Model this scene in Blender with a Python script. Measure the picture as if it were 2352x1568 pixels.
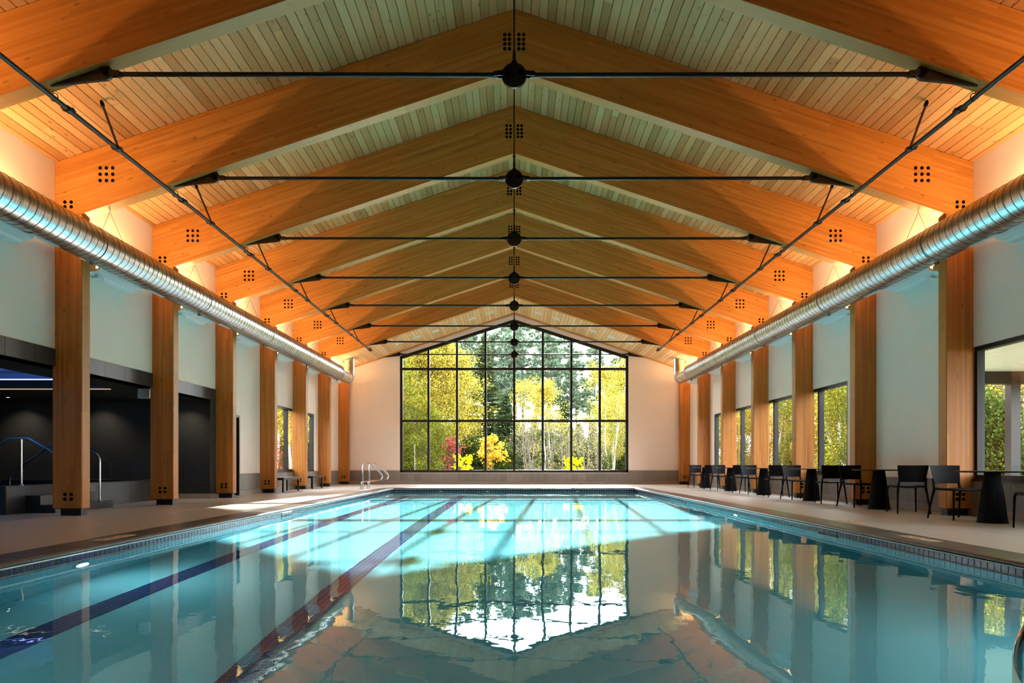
import bpy, bmesh, math, random
import numpy as np
from mathutils import Vector, Matrix

for o in list(bpy.data.objects):
    bpy.data.objects.remove(o)
SC = bpy.context.scene
COL = SC.collection
R = math.radians
rnd = random.Random(7)

# ------------------------------------------------------------------ camera
F, VX, VY, E = 1568.0, 1181.0, 1067.0, 0.81
cam_d = bpy.data.cameras.new('camera')
cam = bpy.data.objects.new('camera', cam_d)
COL.objects.link(cam)
cam.location = (0, 0, E)
cam.rotation_euler = (R(90), 0, 0)
cam_d.sensor_width = 36.0
cam_d.lens = 36.0 * F / 2352.0
cam_d.shift_x = -(VX - 1176.0) / 2352.0
cam_d.shift_y = (VY - 784.0) / 2352.0
cam_d.clip_end = 600
SC.camera = cam

# ------------------------------------------------------------------ world, sun, exposure
SC.view_settings.view_transform = 'Standard'
SC.view_settings.look = 'None'
SC.view_settings.gamma = 1.0
SC.view_settings.use_curve_mapping = False
SC.view_settings.exposure = 0.60
SC.cycles.max_bounces = 8
SC.cycles.diffuse_bounces = 5
SC.cycles.glossy_bounces = 4
SC.cycles.transmission_bounces = 6
SC.cycles.transparent_max_bounces = 24
SC.cycles.sample_clamp_indirect = 20.0
SC.cycles.caustics_reflective = False
SC.cycles.caustics_refractive = True
SC.cycles.use_denoising = True
SC.cycles.use_adaptive_sampling = True
SC.cycles.adaptive_threshold = 0.03

SKY_STRENGTH = 9.0
SUN_STRENGTH = 22.0
SUN_ELEV, SUN_AZ = 18.5, 4.0          # degrees above horizon, degrees to the right of straight ahead
LAMP_W = 57.0

world = bpy.data.worlds.new('world')
SC.world = world
world.use_nodes = True
wn, wl = world.node_tree.nodes, world.node_tree.links
wn.clear()
w_out = wn.new('ShaderNodeOutputWorld'); w_bg = wn.new('ShaderNodeBackground')
w_tc = wn.new('ShaderNodeTexCoord'); w_sep = wn.new('ShaderNodeSeparateXYZ')
w_ramp = wn.new('ShaderNodeValToRGB'); w_noise = wn.new('ShaderNodeTexNoise')
w_map = wn.new('ShaderNodeMapping'); w_cr = wn.new('ShaderNodeValToRGB'); w_mix = wn.new('ShaderNodeMixRGB')
wl.new(w_tc.outputs['Generated'], w_sep.inputs[0]); wl.new(w_sep.outputs['Z'], w_ramp.inputs[0])
w_ramp.color_ramp.elements[0].color = (0.86, 0.92, 1.0, 1); w_ramp.color_ramp.elements[0].position = 0.0
w_ramp.color_ramp.elements[1].color = (0.52, 0.68, 0.95, 1); w_ramp.color_ramp.elements[1].position = 0.8
w_map.inputs['Scale'].default_value = (3, 3, 8)
wl.new(w_tc.outputs['Generated'], w_map.inputs[0]); wl.new(w_map.outputs[0], w_noise.inputs['Vector'])
w_noise.inputs['Detail'].default_value = 6
wl.new(w_noise.outputs[0], w_cr.inputs[0])
w_cr.color_ramp.elements[0].position = 0.40; w_cr.color_ramp.elements[1].position = 0.56
wl.new(w_cr.outputs[0], w_mix.inputs[0]); wl.new(w_ramp.outputs[0], w_mix.inputs[1])
w_mix.inputs[2].default_value = (1.0, 1.0, 1.0, 1)
wl.new(w_mix.outputs[0], w_bg.inputs[0]); w_bg.inputs[1].default_value = SKY_STRENGTH
wl.new(w_bg.outputs[0], w_out.inputs[0])

sun_d = bpy.data.lights.new('sun', 'SUN')
sun_d.energy = SUN_STRENGTH
sun_d.color = (1.0, 0.95, 0.88)
sun_d.angle = R(0.55)
sun = bpy.data.objects.new('sun', sun_d)
COL.objects.link(sun)
sun.location = (5, 60, 25)
_sd = Vector((math.sin(R(SUN_AZ)) * math.cos(R(SUN_ELEV)), math.cos(R(SUN_AZ)) * math.cos(R(SUN_ELEV)), math.sin(R(SUN_ELEV))))
sun.rotation_euler = _sd.to_track_quat('Z', 'Y').to_euler()
try:
    sun_d.cycles.is_caustics_light = True
except Exception as ex:
    print('no caustics light', ex)

# ------------------------------------------------------------------ helpers
def tag(o, label=None, cat=None, group=None, kind=None):
    if label: o['label'] = label
    if cat: o['category'] = cat
    if group: o['group'] = group
    if kind: o['kind'] = kind
    return o

def empty(name, loc, label=None, cat=None, group=None, kind=None, rz=0.0):
    o = bpy.data.objects.new(name, None)
    COL.objects.link(o)
    o.location = loc
    o.rotation_euler = (0, 0, rz)
    o.empty_display_size = 0.1
    return tag(o, label, cat, group, kind)

def wloc(o):
    v = Vector((0, 0, 0))
    while o is not None:
        v += Vector(o.location)
        o = o.parent
    return v

def put(name, mesh, parent=None, loc=(0, 0, 0), rot=(0, 0, 0)):
    o = bpy.data.objects.new(name, mesh)
    COL.objects.link(o)
    o.parent = parent
    o.location = loc
    o.rotation_euler = rot
    return o

def putw(name, mesh, parent, wl_, rot=(0, 0, 0)):
    """place by world location under an unrotated parent"""
    return put(name, mesh, parent, Vector(wl_) - (wloc(parent) if parent else Vector((0, 0, 0))), rot)

def copy_tree(o, parent=None):
    c = o.copy()
    COL.objects.link(c)
    c.parent = parent
    for ch in list(o.children):
        copy_tree(ch, c)
    return c

class MB:
    def __init__(s):
        s.v = []; s.f = []
    def add(s, vs, fs):
        b = len(s.v)
        s.v += [tuple(p) for p in vs]
        s.f += [tuple(b + i for i in f) for f in fs]
        return s
    def box(s, x0, x1, y0, y1, z0, z1):
        if x0 > x1: x0, x1 = x1, x0
        if y0 > y1: y0, y1 = y1, y0
        if z0 > z1: z0, z1 = z1, z0
        vs = [(x, y, z) for z in (z0, z1) for y in (y0, y1) for x in (x0, x1)]
        return s.add(vs, [(0, 2, 3, 1), (4, 5, 7, 6), (0, 1, 5, 4), (2, 6, 7, 3), (0, 4, 6, 2), (1, 3, 7, 5)])
    def bevbox(s, x0, x1, y0, y1, z0, z1, b):
        """box with all edges chamfered"""
        bm = bmesh.new()
        bmesh.ops.create_cube(bm, size=1.0)
        for v in bm.verts:
            v.co = Vector(((x0 + x1) / 2 + v.co.x * (x1 - x0), (y0 + y1) / 2 + v.co.y * (y1 - y0), (z0 + z1) / 2 + v.co.z * (z1 - z0)))
        bmesh.ops.bevel(bm, geom=list(bm.edges), offset=b, segments=1, affect='EDGES')
        bm.verts.index_update()
        s.add([v.co for v in bm.verts], [[v.index for v in f.verts] for f in bm.faces])
        bm.free()
        return s
    def prism_xz(s, poly, y0, y1):
        """polygon in XZ extruded along Y"""
        n = len(poly)
        area = sum(poly[i][0] * poly[(i + 1) % n][1] - poly[(i + 1) % n][0] * poly[i][1] for i in range(n))
        if area < 0: poly = poly[::-1]
        vs = [(x, y0, z) for x, z in poly] + [(x, y1, z) for x, z in poly]
        fs = [tuple(range(n)), tuple(range(2 * n - 1, n - 1, -1))]
        for i in range(n):
            j = (i + 1) % n
            fs.append((i, i + n, j + n, j))
        return s.add(vs, fs)
    def prism_yz(s, poly, x0, x1):
        n = len(poly)
        area = sum(poly[i][0] * poly[(i + 1) % n][1] - poly[(i + 1) % n][0] * poly[i][1] for i in range(n))
        if area < 0: poly = poly[::-1]
        vs = [(x0, y, z) for y, z in poly] + [(x1, y, z) for y, z in poly]
        fs = [tuple(range(n - 1, -1, -1)), tuple(range(n, 2 * n))]
        for i in range(n):
            j = (i + 1) % n
            fs.append((i, j, j + n, i + n))
        return s.add(vs, fs)
    def cyl(s, p0, p1, r0, r1=None, n=12, caps=True):
        if r1 is None: r1 = r0
        p0, p1 = Vector(p0), Vector(p1)
        d = (p1 - p0).normalized()
        a = d.orthogonal().normalized(); b = d.cross(a)
        vs = []
        for p, r in ((p0, r0), (p1, r1)):
            for i in range(n):
                t = 2 * math.pi * i / n
                vs.append(p + a * (r * math.cos(t)) + b * (r * math.sin(t)))
        fs = [(i, (i + 1) % n, n + (i + 1) % n, n + i) for i in range(n)]
        if caps: fs += [tuple(range(n - 1, -1, -1)), tuple(range(n, 2 * n))]
        return s.add(vs, fs)
    def tube(s, pts, r, n=10, caps=True):
        pts = [Vector(p) for p in pts]
        m = len(pts)
        d0 = (pts[1] - pts[0]).normalized()
        a = d0.orthogonal().normalized()
        vs = []
        for i in range(m):
            if i == 0: d = (pts[1] - pts[0])
            elif i == m - 1: d = (pts[-1] - pts[-2])
            else: d = (pts[i + 1] - pts[i]).normalized() + (pts[i] - pts[i - 1]).normalized()
            d = d.normalized()
            a = (a - d * a.dot(d)).normalized()
            b = d.cross(a)
            rr = r[i] if isinstance(r, (list, tuple)) else r
            for k in range(n):
                t = 2 * math.pi * k / n
                vs.append(pts[i] + a * (rr * math.cos(t)) + b * (rr * math.sin(t)))
        fs = []
        for i in range(m - 1):
            for k in range(n):
                k2 = (k + 1) % n
                fs.append((i * n + k, i * n + k2, (i + 1) * n + k2, (i + 1) * n + k))
        if caps: fs += [tuple(range(n - 1, -1, -1)), tuple(range((m - 1) * n, m * n))]
        return s.add(vs, fs)
    def lathe(s, prof, n=24, origin=(0, 0, 0), flute=0.0, nf=0):
        """prof: list of (r, z), revolved about Z"""
        ox, oy, oz = origin
        vs = []
        for r, z in prof:
            for k in range(n):
                t = 2 * math.pi * k / n
                rr = r - (flute if (nf and k % 2) else 0.0)
                vs.append((ox + rr * math.cos(t), oy + rr * math.sin(t), oz + z))
        m = len(prof); fs = []
        for i in range(m - 1):
            for k in range(n):
                k2 = (k + 1) % n
                fs.append((i * n + k, i * n + k2, (i + 1) * n + k2, (i + 1) * n + k))
        fs += [tuple(range(n - 1, -1, -1)), tuple(range((m - 1) * n, m * n))]
        return s.add(vs, fs)
    def mesh(s, name, mat, smooth=False, fix=False):
        me = bpy.data.meshes.new(name)
        me.from_pydata([tuple(p) for p in s.v], [], s.f)
        if fix:
            bm = bmesh.new(); bm.from_mesh(me)
            bmesh.ops.recalc_face_normals(bm, faces=list(bm.faces))
            bm.to_mesh(me); bm.free()
        if mat: me.materials.append(mat)
        if smooth:
            me.polygons.foreach_set('use_smooth', [True] * len(me.polygons))
            if smooth != 'full':
                try: me.set_sharp_from_angle(angle=R(40))
                except Exception: pass
        me.update()
        return me
    def build(s, name, mat, parent=None, smooth=False, fix=False):
        """vertices are in world coordinates; parents are unrotated"""
        off = wloc(parent) if parent else Vector((0, 0, 0))
        if parent:
            s.v = [(p[0] - off.x, p[1] - off.y, p[2] - off.z) for p in s.v]
        return put(name, s.mesh(name, mat, smooth, fix), parent)
    def local(s, name, mat, parent=None, smooth=False, fix=False):
        return put(name, s.mesh(name, mat, smooth, fix), parent)

def np_mesh(name, verts, quads, mats, midx=None, smooth=False):
    me = bpy.data.meshes.new(name)
    verts = np.asarray(verts, dtype=np.float32); quads = np.asarray(quads, dtype=np.int32)
    nq = len(quads)
    me.vertices.add(len(verts)); me.vertices.foreach_set('co', verts.ravel())
    me.loops.add(nq * 4); me.loops.foreach_set('vertex_index', quads.ravel())
    me.polygons.add(nq)
    me.polygons.foreach_set('loop_start', np.arange(0, nq * 4, 4, dtype=np.int32))
    if midx is not None: me.polygons.foreach_set('material_index', np.asarray(midx, dtype=np.int32))
    if smooth: me.polygons.foreach_set('use_smooth', np.ones(nq, dtype=bool))
    for m in (mats if isinstance(mats, (list, tuple)) else [mats]): me.materials.append(m)
    me.update(calc_edges=True)
    me.validate()
    return me

def bez(pts, n=6):
    """round the inner corners of a polyline: pts = [(p, radius), ...]"""
    out = []
    P = [Vector(p) for p, r in pts]
    for i, (p, r) in enumerate(pts):
        if i in (0, len(pts) - 1) or r <= 0:
            out.append(P[i]); continue
        a = (P[i - 1] - P[i]).normalized(); b = (P[i + 1] - P[i]).normalized()
        p0, p1 = P[i] + a * r, P[i] + b * r
        for k in range(n + 1):
            t = k / n
            out.append(p0 * (1 - t) ** 2 + P[i] * (2 * t * (1 - t)) + p1 * t ** 2)
    return out

# ------------------------------------------------------------------ materials
class NT:
    def __init__(s, name):
        s.m = bpy.data.materials.new(name); s.m.use_nodes = True
        s.n, s.l = s.m.node_tree.nodes, s.m.node_tree.links
        s.n.clear()
        s.out = s.n.new('ShaderNodeOutputMaterial')
    def new(s, t, **kw):
        nd = s.n.new('ShaderNode' + t)
        for k, v in kw.items(): setattr(nd, k, v)
        return nd
    def math(s, op, a, b=None, c=None):
        nd = s.n.new('ShaderNodeMath'); nd.operation = op
        for i, x in enumerate((a, b, c)):
            if x is None: continue
            if isinstance(x, (int, float)): nd.inputs[i].default_value = x
            else: s.l.new(x, nd.inputs[i])
        return nd.outputs[0]
    def ramp(s, fac, stops):
        nd = s.n.new('ShaderNodeValToRGB')
        cr = nd.color_ramp
        while len(cr.elements) < len(stops): cr.elements.new(0.5)
        for e, (p, c) in zip(cr.elements, stops):
            e.position = p; e.color = tuple(c) + (1,) if len(c) == 3 else c
        s.l.new(fac, nd.inputs[0])
        return nd.outputs[0]
    def mix(s, fac, a, b, blend='MIX'):
        nd = s.n.new('ShaderNodeMixRGB'); nd.blend_type = blend
        for i, x in enumerate((fac, a, b)):
            if isinstance(x, (int, float)): nd.inputs[i].default_value = x
            elif isinstance(x, tuple): nd.inputs[i].default_value = x + (1,) if len(x) == 3 else x
            else: s.l.new(x, nd.inputs[i])
        return nd.outputs[0]
    def noise(s, vec=None, scale=5, detail=3, rough=0.5):
        nd = s.n.new('ShaderNodeTexNoise')
        nd.inputs['Scale'].default_value = scale; nd.inputs['Detail'].default_value = detail
        nd.inputs['Roughness'].default_value = rough
        if vec is not None: s.l.new(vec, nd.inputs['Vector'])
        return nd.outputs[0]
    def coords(s, which='Object', scale=(1, 1, 1), rot=(0, 0, 0)):
        tc = s.n.new('ShaderNodeTexCoord'); mp = s.n.new('ShaderNodeMapping')
        mp.inputs['Scale'].default_value = scale; mp.inputs['Rotation'].default_value = rot
        s.l.new(tc.outputs[which], mp.inputs[0])
        return mp.outputs[0]
    def bump(s, h, strength=0.2, dist=0.01):
        nd = s.n.new('ShaderNodeBump')
        nd.inputs['Strength'].default_value = strength; nd.inputs['Distance'].default_value = dist
        s.l.new(h, nd.inputs['Height'])
        return nd.outputs[0]
    def bsdf(s, color, rough=0.5, metal=0.0, normal=None, spec=0.5, **kw):
        p = s.n.new('ShaderNodeBsdfPrincipled')
        if isinstance(color, tuple): p.inputs['Base Color'].default_value = color + (1,) if len(color) == 3 else color
        else: s.l.new(color, p.inputs['Base Color'])
        if isinstance(rough, (int, float)): p.inputs['Roughness'].default_value = rough
        else: s.l.new(rough, p.inputs['Roughness'])
        p.inputs['Metallic'].default_value = metal
        p.inputs['Specular IOR Level'].default_value = spec
        if normal is not None: s.l.new(normal, p.inputs['Normal'])
        for k, v in kw.items(): p.inputs[k].default_value = v
        s.l.new(p.outputs[0], s.out.inputs[0])
        return s.m

def sr(r, g, b):
    """sRGB 0-255 -> linear"""
    f = lambda c: (c / 255) / 12.92 if c <= 10 else ((c / 255 + 0.055) / 1.055) ** 2.4
    return (f(r), f(g), f(b))

def m_plain(name, color, rough=0.5, metal=0.0, var=0.12, scale=6, bump=0.0, bscale=60, spec=0.5, stretch=(1, 1, 1)):
    t = NT(name)
    c = t.coords('Object', stretch)
    n = t.noise(c, scale, 4)
    col = t.mix(n, tuple(x * (1 - var) for x in color), tuple(min(1, x * (1 + var)) for x in color))
    nrm = t.bump(t.noise(c, bscale, 3), bump, 0.01) if bump else None
    return t.bsdf(col, rough, metal, nrm, spec)

def m_wood(name, stops, along='X', across='Z', lam=0.04, rough=0.45, lamw=0.38):
    t = NT(name)
    tc = t.new('TexCoord'); sep = t.new('SeparateXYZ')
    t.l.new(tc.outputs['Object'], sep.inputs[0])
    oi = t.new('ObjectInfo')
    a = sep.outputs[along]; b = sep.outputs[across]
    oth = [k for k in 'XYZ' if k not in (along, across)][0]
    c = sep.outputs[oth]
    rr = t.math('MULTIPLY', oi.outputs['Random'], 57.0)
    idx = t.math('FLOOR', t.math('DIVIDE', b, lam))
    w1 = t.new('TexWhiteNoise', noise_dimensions='1D')
    t.l.new(t.math('ADD', idx, rr), w1.inputs['W'])
    seg = t.math('FLOOR', t.math('ADD', t.math('DIVIDE', a, 1.7), t.math('MULTIPLY', w1.outputs['Value'], 9.0)))
    w2 = t.new('TexWhiteNoise', noise_dimensions='2D')
    cb = t.new('CombineXYZ')
    t.l.new(t.math('ADD', idx, rr), cb.inputs[0]); t.l.new(seg, cb.inputs[1])
    t.l.new(cb.outputs[0], w2.inputs['Vector'])
    gv = t.new('CombineXYZ')
    t.l.new(t.math('ADD', t.math('MULTIPLY', a, 0.9), rr), gv.inputs[0])
    t.l.new(t.math('MULTIPLY', b, 26.0), gv.inputs[1]); t.l.new(t.math('MULTIPLY', c, 26.0), gv.inputs[2])
    g = t.noise(gv.outputs[0], 1.0, 4, 0.6)
    fac = t.math('ADD', t.math('MULTIPLY', w2.outputs['Value'], lamw), t.math('MULTIPLY', g, 1 - lamw))
    col = t.ramp(fac, stops)
    kv = t.new('CombineXYZ')
    t.l.new(t.math('ADD', t.math('MULTIPLY', a, 2.2), rr), kv.inputs[0])
    t.l.new(t.math('MULTIPLY', b, 7.0), kv.inputs[1]); t.l.new(t.math('MULTIPLY', c, 7.0), kv.inputs[2])
    vo = t.new('TexVoronoi'); vo.inputs['Scale'].default_value = 1.0
    t.l.new(kv.outputs[0], vo.inputs['Vector'])
    kn = t.ramp(vo.outputs['Distance'], [(0.05, (1, 1, 1)), (0.13, (0, 0, 0))])
    col = t.mix(t.math('MULTIPLY', kn, 0.55), col, tuple(x * 0.25 for x in stops[0][1]))
    return t.bsdf(col, rough, 0.0, None, 0.35)

def m_plank(name, stops, rough=0.5):
    t = NT(name)
    oi = t.new('ObjectInfo'); ge = t.new('NewGeometry')
    r = t.math('FRACT', t.math('ADD', t.math('MULTIPLY', oi.outputs['Random'], 3.7), ge.outputs['Random Per Island']))
    tc = t.new('TexCoord'); sep = t.new('SeparateXYZ')
    t.l.new(tc.outputs['Object'], sep.inputs[0])
    gv = t.new('CombineXYZ')
    t.l.new(t.math('ADD', t.math('MULTIPLY', sep.outputs['X'], 30.0), t.math('MULTIPLY', r, 91.0)), gv.inputs[0])
    t.l.new(t.math('MULTIPLY', sep.outputs['Y'], 1.1), gv.inputs[1])
    t.l.new(t.math('MULTIPLY', sep.outputs['Z'], 10.0), gv.inputs[2])
    g = t.noise(gv.outputs[0], 1.0, 5, 0.65)
    fac = t.math('ADD', t.math('MULTIPLY', r, 0.5), t.math('MULTIPLY', g, 0.5))
    col = t.ramp(fac, stops)
    kv = t.new('CombineXYZ')
    t.l.new(t.math('ADD', t.math('MULTIPLY', sep.outputs['X'], 9.0), t.math('MULTIPLY', r, 37.0)), kv.inputs[0])
    t.l.new(t.math('MULTIPLY', sep.outputs['Y'], 3.0), kv.inputs[1])
    t.l.new(t.math('MULTIPLY', r, 37.0), kv.inputs[2])
    vo = t.new('TexVoronoi'); vo.inputs['Scale'].default_value = 1.0
    t.l.new(kv.outputs[0], vo.inputs['Vector'])
    kn = t.ramp(vo.outputs['Distance'], [(0.06, (1, 1, 1)), (0.16, (0, 0, 0))])
    col = t.mix(t.math('MULTIPLY', kn, 0.7), col, tuple(x * 0.3 for x in stops[0][1]))
    return t.bsdf(col, rough, 0.0, None, 0.3)

def m_glass(name, tint=(0.97, 0.98, 0.98), ior=1.45, rough=0.0):
    """clear flat glass: Fresnel reflection over straight transmission"""
    t = NT(name)
    fr = t.new('Fresnel'); ge = t.new('NewGeometry')
    t.l.new(t.math('ADD', ior, t.math('MULTIPLY', ge.outputs['Backfacing'], 1.0 / ior - ior)), fr.inputs['IOR'])
    tr = t.new('BsdfTransparent'); tr.inputs[0].default_value = tint + (1,)
    gl = t.new('BsdfGlossy'); gl.inputs['Roughness'].default_value = rough
    mx = t.new('MixShader')
    t.l.new(fr.outputs[0], mx.inputs[0]); t.l.new(tr.outputs[0], mx.inputs[1]); t.l.new(gl.outputs[0], mx.inputs[2])
    t.l.new(mx.outputs[0], t.out.inputs[0])
    return t.m

def m_emit(name, color, strength):
    t = NT(name)
    e = t.new('Emission'); e.inputs[0].default_value = color + (1,); e.inputs[1].default_value = strength
    t.l.new(e.outputs[0], t.out.inputs[0])
    return t.m

LEAF = 0.74
def m_leaf(name, stops, trans=0.4, rough=0.6):
    t = NT(name)
    ge = t.new('NewGeometry')
    oi = t.new('ObjectInfo')
    r = t.math('ADD', t.math('MULTIPLY', ge.outputs['Random Per Island'], 0.85), t.math('MULTIPLY', oi.outputs['Random'], 0.15))
    col = t.ramp(r, [(p, tuple(x * LEAF for x in c)) for p, c in stops])
    d = t.new('BsdfDiffuse'); tl = t.new('BsdfTranslucent'); mx = t.new('MixShader')
    mx.inputs[0].default_value = trans
    t.l.new(col, d.inputs[0]); t.l.new(col, tl.inputs[0])
    t.l.new(d.outputs[0], mx.inputs[1]); t.l.new(tl.outputs[0], mx.inputs[2])
    t.l.new(mx.outputs[0], t.out.inputs[0])
    return t.m

def m_stone_tile(name, color, var=0.25, rough=0.45, spec=0.5):
    """tile piece: one tone for each piece, stone veins on it"""
    t = NT(name)
    oi = t.new('ObjectInfo'); ge = t.new('NewGeometry')
    r = t.math('FRACT', t.math('ADD', t.math('MULTIPLY', oi.outputs['Random'], 5.3), ge.outputs['Random Per Island']))
    c = t.coords('Object', (7, 7, 1.2), (0, 0, 0))
    n = t.noise(c, 1.6, 5, 0.6)
    f = t.math('ADD', t.math('MULTIPLY', r, 0.4), t.math('MULTIPLY', n, 0.6))
    col = t.ramp(f, [(0.2, tuple(x * (1 - var) for x in color)), (0.8, tuple(min(1, x * (1 + var)) for x in color))])
    return t.bsdf(col, rough, 0.0, None, spec)

GLULAM = [(0.1, sr(164, 104, 42)), (0.5, sr(192, 127, 56)), (0.9, sr(214, 152, 78))]
GLUPOST = [(0.1, sr(158, 94, 34)), (0.5, sr(186, 116, 46)), (0.9, sr(208, 140, 64))]
M = {}
M['rafter'] = m_wood('glulam_rafter', GLULAM, 'X', 'Z')
M['post'] = m_wood('glulam_post', GLUPOST, 'Z', 'X')
M['plank'] = m_plank('pine_plank', [(0.05, sr(152, 102, 56)), (0.45, sr(190, 137, 83)), (0.95, sr(216, 170, 118))])
M['soffit'] = m_plank('soffit_plank', [(0.15, sr(196, 156, 108)), (0.5, sr(216, 180, 134)), (0.85, sr(230, 200, 158))])
M['deckdark'] = m_plain('roof_backing', sr(60, 44, 26), 0.8)
M['plaster'] = m_plain('white_plaster', sr(242, 229, 216), 0.85, 0, 0.03, 3, 0.25, 90, 0.2)
M['slab'] = m_stone_tile('deck_slab', sr(200, 191, 177), 0.08, 0.36, 0.5)
M['grout'] = m_plain('pale_grout', sr(176, 166, 150), 0.8)
M['wtile'] = m_stone_tile('wainscot_tile', sr(128, 122, 114), 0.22, 0.45)
M['cove'] = m_plain('cove_base', sr(150, 140, 126), 0.5, 0, 0.06)
M['slate'] = m_stone_tile('black_slate_tile', sr(44, 46, 47), 0.25, 0.4)
M['slate_wall'] = m_plain('black_smooth_wall', sr(38, 40, 39), 0.55, 0, 0.2, 2)
M['black'] = m_plain('black_metal', sr(34, 33, 32), 0.42, 0.3, 0.1, 20)
M['winframe'] = m_plain('dark_window_frame', sr(20, 20, 20), 0.45, 0.2, 0.1, 20)
M['steelblack'] = m_plain('brown_black_steel', sr(40, 35, 31), 0.38, 0.45, 0.12, 14)
M['bolt'] = m_plain('bolt_steel', sr(9, 7, 6), 0.8, 0.0, 0.2, 40, spec=0.1)
M['galv'] = None
M['glass'] = m_glass('window_glass')
M['chrome'] = m_plain('polished_steel', sr(206, 208, 208), 0.16, 1.0, 0.04, 20)
M['chair'] = m_plain('black_plastic', sr(13, 13, 14), 0.65, 0, 0.08, 30, spec=0.12)
M['tabletop'] = m_plain('black_laminate', sr(22, 22, 23), 0.3, 0, 0.08, 30)
M['white'] = m_plain('white_metal', sr(226, 230, 230), 0.4, 0, 0.02)
M['coping'] = m_stone_tile('slate_coping', sr(82, 80, 78), 0.25, 0.30, 0.55)
M['navy'] = m_stone_tile('navy_tile', sr(16, 34, 72), 0.3, 0.22, 0.6)
M['lane'] = m_stone_tile('lane_tile', sr(14, 50, 110), 0.22, 0.6, 0.2)
M['lanegrout'] = m_plain('lane_grout', sr(120, 176, 200), 0.7)
M['creamgrout'] = m_plain('cream_grout', sr(200, 194, 168), 0.8)
M['strip'] = m_plain('white_strip', sr(216, 216, 208), 0.5)
M['marker'] = m_plain('cream_marker', sr(226, 196, 156), 0.5)
M['markerink'] = m_plain('marker_ink', sr(52, 44, 40), 0.6)
M['rubber'] = m_plain('dark_box', sr(50, 50, 50), 0.6)

def _galv():
    t = NT('galvanised_steel')
    c = t.coords('Object', (1.5, 60, 1.5))
    n = t.noise(c, 1.5, 3, 0.5)
    col = t.ramp(n, [(0.3, sr(182, 184, 185)), (0.7, sr(212, 214, 214))])
    ro = t.ramp(n, [(0.3, (0.24, 0.24, 0.24)), (0.7, (0.34, 0.34, 0.34))])
    return t.bsdf(col, ro, 1.0)
M['galv'] = _galv()
M['seam'] = m_plain('duct_seam', sr(120, 118, 114), 0.45, 0.9, 0.05)

def _pool():
    t = NT('pool_plaster')
    n = t.noise(t.coords('Object', (1, 1, 1)), 1.5, 4)
    col = t.mix(n, sr(122, 208, 224), sr(136, 218, 232))
    return t.bsdf(col, 0.7, 0, None, 0.2)
M['pool'] = _pool()

def _water():
    t = NT('pool_water')
    c = t.coords('Object', (1.0, 0.55, 1))
    n1 = t.noise(c, 1.3, 2, 0.5)
    c2 = t.coords('Object', (1.6, 1.0, 1))
    n2 = t.noise(c2, 4.5, 2, 0.5)
    h = t.math('ADD', n1, t.math('MULTIPLY', n2, 0.12))
    nrm = t.bump(h, 0.055, 0.1)
    g = t.new('BsdfGlass'); g.inputs['IOR'].default_value = 1.333; g.inputs['Roughness'].default_value = 0.0
    g.inputs['Color'].default_value = (0.82, 0.98, 1.0, 1)
    t.l.new(nrm, g.inputs['Normal'])
    t.l.new(g.outputs[0], t.out.inputs[0])
    return t.m
M['water'] = _water()

# ------------------------------------------------------------------ dimensions of the hall
S = 2.914
def YT(k): return 8.043 + S * k
TH = 0.107            # half thickness of a rafter
W = 7.30              # half width, to the wall face
SL = 1.0 / 3.0        # roof pitch
def ZC(x): return 8.05 - SL * abs(x)     # ceiling boards
def ZB(x): return 7.09 - SL * abs(x)     # rafter undersides
YF, YB = 28.60, -4.0  # far wall, wall behind the camera
PX, PY0, PY1 = 4.20, 1.0, 23.70
ZW, ZP, ZFL = -0.12, -0.045, -1.32
ANG = math.atan(SL)
CA = math.cos(ANG)

# ------------------------------------------------------------------ ceiling
ceil = MB()
for s in (-1, 1):
    ceil.prism_xz([(0, 8.11), (s * 7.7, 8.11 - SL * 7.7), (s * 7.7, 8.30 - SL * 7.7), (0, 8.30)], YB - .3, YF + .35)
ceiling = tag(ceil.build('ceiling', M['deckdark'], None, False, True), 'sloping plank ceiling over the pool hall', None, None, 'structure')

def plank_mesh(name, L, wd=0.133, th=0.022, mat='plank'):
    h = wd / 2; c = 0.006
    prof = [(-h, th), (-h, c), (-h + c, 0), (h - c, 0), (h, c), (h, th)]
    return prof

def plank_verts(L, wd=0.133, th=0.022):
    h = wd / 2; c = 0.006
    prof = [(-h, th), (-h, c), (-h + c, 0), (h - c, 0), (h, c), (h, th)]
    vs = [(x, -L / 2, z) for x, z in prof] + [(x, L / 2, z) for x, z in prof]
    fs = [(0, 1, 7, 6), (1, 2, 8, 7), (2, 3, 9, 8), (3, 4, 10, 9), (4, 5, 11, 10), (0, 5, 4, 3, 2, 1), (6, 7, 8, 9, 10, 11)]
    return vs, fs

PITCH = 0.1385
pieces = []
prnd = random.Random(11)
npl = int(7.3 / CA / PITCH)
for bay in range(-2, 7):
    y0, y1 = YT(bay) + TH, YT(bay + 1) - TH
    if bay == -2: y0 = YB
    for s in (-1, 1):
        for i in range(npl + 1):
            d = (i + 0.5) * PITCH
            cuts = [y0, y1]
            if prnd.random() < 0.38: cuts.insert(1, y0 + (y1 - y0) * prnd.choice([.25, .4, .55, .7]))
            for a, b in zip(cuts, cuts[1:]):
                pieces.append((bay, s, d, a, b))
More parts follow.
